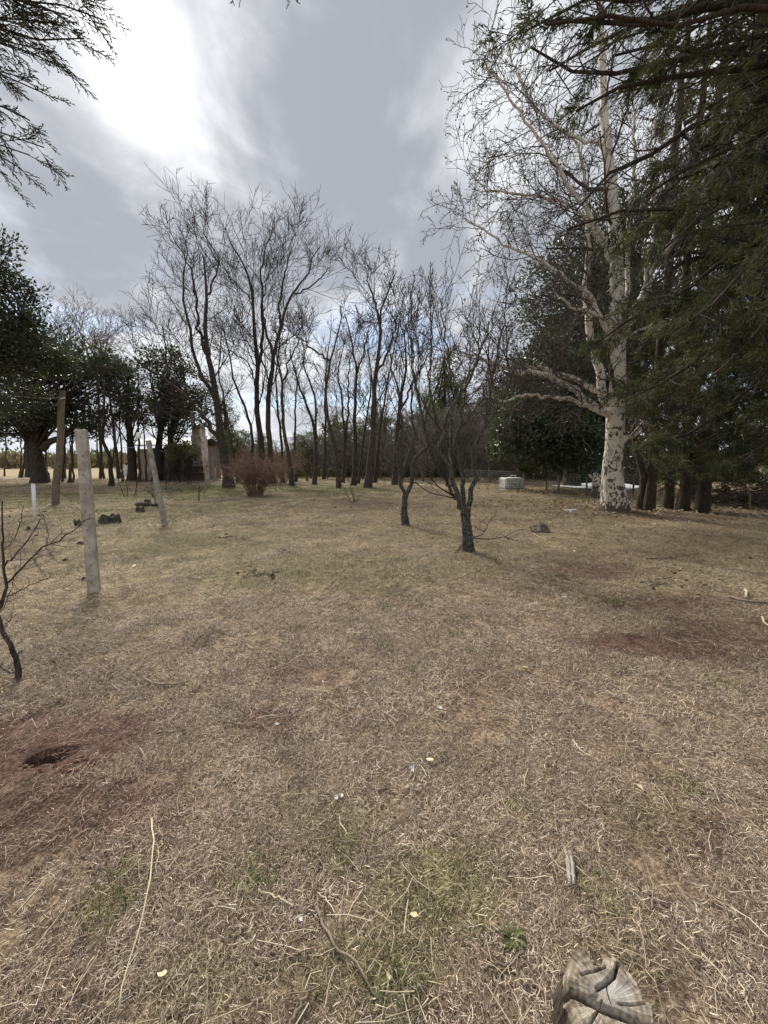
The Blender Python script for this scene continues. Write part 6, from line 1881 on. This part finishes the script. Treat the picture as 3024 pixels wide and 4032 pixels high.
flake('terracotta_shard', 'orange terracotta shard on the lawn centre', 'shard', 1678, 2787, .022, 'terracotta', 1)
flake('shell_flake', 'white rounded flake just past the terracotta shard', 'flake', 1733, 2799, .016, 'pebble', 2)
flake('fallen_leaf', 'yellow fallen leaf beyond the white torn flake', 'leaf', 1692, 3006, .018, 'yellow_leaf', 3)
flake('shell_flake', 'white torn flake beside the yellow leaf', 'flake', 1624, 3044, .018, 'pebble', 4)
flake('shell_flake', 'white crumb, first of the close pair above the green tufts', 'flake', 1324, 3158, .014, 'pebble', 5)
flake('shell_flake', 'small white crumb touching the larger one of a close pair', 'flake', 1347, 3148, .010, 'pebble', 6)
flake('pebble', 'white pebble by itself on the dry lawn above the cut log', 'pebble', 2675, 3043, .014, 'pebble', 7)
flake('fallen_leaf', 'pale yellow leaf amid olive grass above the brown stick', 'leaf', 1632, 3625, .013, 'yellow_leaf', 8)
flake('fallen_leaf', 'yellow curled petal low on the close lawn', 'leaf', 1530, 3868, .011, 'yellow_leaf', 9)
flake('shell_flake', 'white chip near the curved brown stick', 'flake', 1185, 3640, .008, 'pebble', 10)
flake('shell_flake', 'white oval flake on the central soil patch', 'flake', 1090, 2863, .014, 'pebble', 11)
flake('shell_flake', 'pale puffed flake beside the long bleached stalk', 'flake', 640, 3860, .014, 'yellow_leaf', 12)
flake('fallen_leaf', 'yellow leaf pair left on the reddish lawn', 'leaf', 2066, 2638, .022, 'yellow_leaf', 13)
flake('fallen_leaf', 'pale leaf lying past the big concrete post', 'leaf', 528, 2235, .04, 'yellow_leaf', 14)
flake('shell_flake', 'white flake under the thorny shrub stem', 'flake', 80, 2572, .03, 'pebble', 15)
flake('shell_flake', 'white scrap in the leaf litter before the cypress row', 'flake', 2718, 2060, .09, 'pebble', 16)
flake('terracotta_shard', 'buried orange shard at the mouth of the burrow', 'shard', 292, 2976, .02, 'terracotta', 17)
flake('shell_flake', 'pale chip at the mouth of the burrow', 'flake', 308, 2963, .014, 'pebble', 18)

# fallen leaves everywhere, thicker under the plane tree
def litter():
    rng = np.random.RandomState(91)
    P_ = []
    n = 2200
    x = rng.uniform(-26, 26, n); y = rng.uniform(1.2, 26, n); k = np.abs(x) < 1.05 * y + .5
    P_.append(np.stack((x[k], y[k]), -1))
    b = G(2415, 2010)
    P_.append(np.stack((b[0] + rng.normal(1.5, 2.6, 1500), b[1] + rng.normal(.6, 1.3, 1500)), -1))
    a, c = G(2000, 1935), G(2360, 1952)
    t = rng.rand(800)[:, None]
    P_.append(a[:2] + (c[:2] - a[:2]) * t + rng.normal(0, .35, (800, 2)))
    a, c = G(2560, 1950), G(3000, 1990)
    t = rng.rand(900)[:, None]
    P_.append(a[:2] + (c[:2] - a[:2]) * t + rng.normal(0, .8, (900, 2)))
    XY = np.concatenate(P_)
    n = len(XY)
    C = np.column_stack((XY, H(XY[:, 0], XY[:, 1]) + .03 + .02 * rng.rand(n)))
    D = norm(np.stack((rng.normal(0, 1, n), rng.normal(0, 1, n), rng.normal(0, .25, n)), -1))
    dist = np.hypot(XY[:, 0], XY[:, 1])
    size = np.clip(.018 + .0065 * dist, .025, .11)
    X_ = norm(np.cross(D, np.array((0, 0, 1.)) + rng.normal(0, .3, (n, 3))))
    N_ = np.cross(X_, D)
    l = (size * (.6 + .8 * rng.rand(n)))[:, None]; w = l * .55
    V = np.stack((C, C + D * l * .5 + X_ * w * .5 + N_ * w * .25, C + D * l, C + D * l * .5 - X_ * w * .5 + N_ * w * .25), 1).reshape(-1, 3)
    o_ = (np.arange(n) * 4)[:, None]
    T = np.concatenate((o_ + np.array((0, 1, 2)), o_ + np.array((0, 2, 3))), 0)
    m, t, bb = new_mat('fallen_leaf_litter')
    cc = ramp(t, attr(t, 'tint'), [(0, (0.09, 0.055, 0.035)), (.45, (0.23, 0.15, 0.09)), (.8, (0.45, 0.36, 0.22)), (1, (0.68, 0.62, 0.45))])
    t.links.new(cc, bb.inputs['Base Color']); bb.inputs['Roughness'].default_value = .8
    o = link('fallen_leaves', mk_mesh('fallen_leaves', V, None, T, [m], {'tint': np.repeat(rng.rand(n), 4)}, False))
    o['kind'] = 'stuff'
    tag(o, 'dry fallen leaves strewn over the lawn, thickest round the plane tree', 'leaves')
litter()
# coarse straw bits over the close lawn
def straw_bits():
    rng = np.random.RandomState(92)
    n = 2600
    y = .7 + 6.5 * rng.rand(n) ** 1.3; x = rng.uniform(-1, 1, n) * (1.03 * y + .3)
    kp = np.hypot((x - HOLE[0]) / .26, (y - HOLE[1]) / .2) > 1
    x, y = x[kp], y[kp]; n = len(x)
    az = rng.rand(n) * 6.28; L = rng.uniform(.04, .15, n); d = np.stack((np.cos(az), np.sin(az), rng.normal(.05, .12, n)), -1)
    b = np.stack((x, y, H(x, y) + rng.uniform(.012, .035, n)), -1)
    Pm = np.stack((b, b + d * L[:, None] * .5 + rng.normal(0, .006, (n, 3)), b + d * L[:, None] + rng.normal(0, .012, (n, 3))), 1)
    Pm[..., 2] = np.maximum(Pm[..., 2], H(Pm[..., 0], Pm[..., 1]) + .006)
    V, Q = tubes(Pm, np.repeat(rng.uniform(.0008, .0021, n)[:, None], 3, 1), 3)
    m, t, bb = new_mat('straw_stalk')
    cc = ramp(t, attr(t, 'tint'), [(0, (0.12, 0.085, 0.06)), (.5, (0.33, 0.26, 0.17)), (1, (0.68, 0.60, 0.45))])
    t.links.new(cc, bb.inputs['Base Color']); bb.inputs['Roughness'].default_value = .8
    o = link('straw_litter', mk_mesh('straw_litter', V, Q, None, [m], {'tint': np.repeat(rng.rand(n), 9)}))
    o['kind'] = 'stuff'
    tag(o, 'loose straw stalks lying on the close lawn', 'straw')
straw_bits()
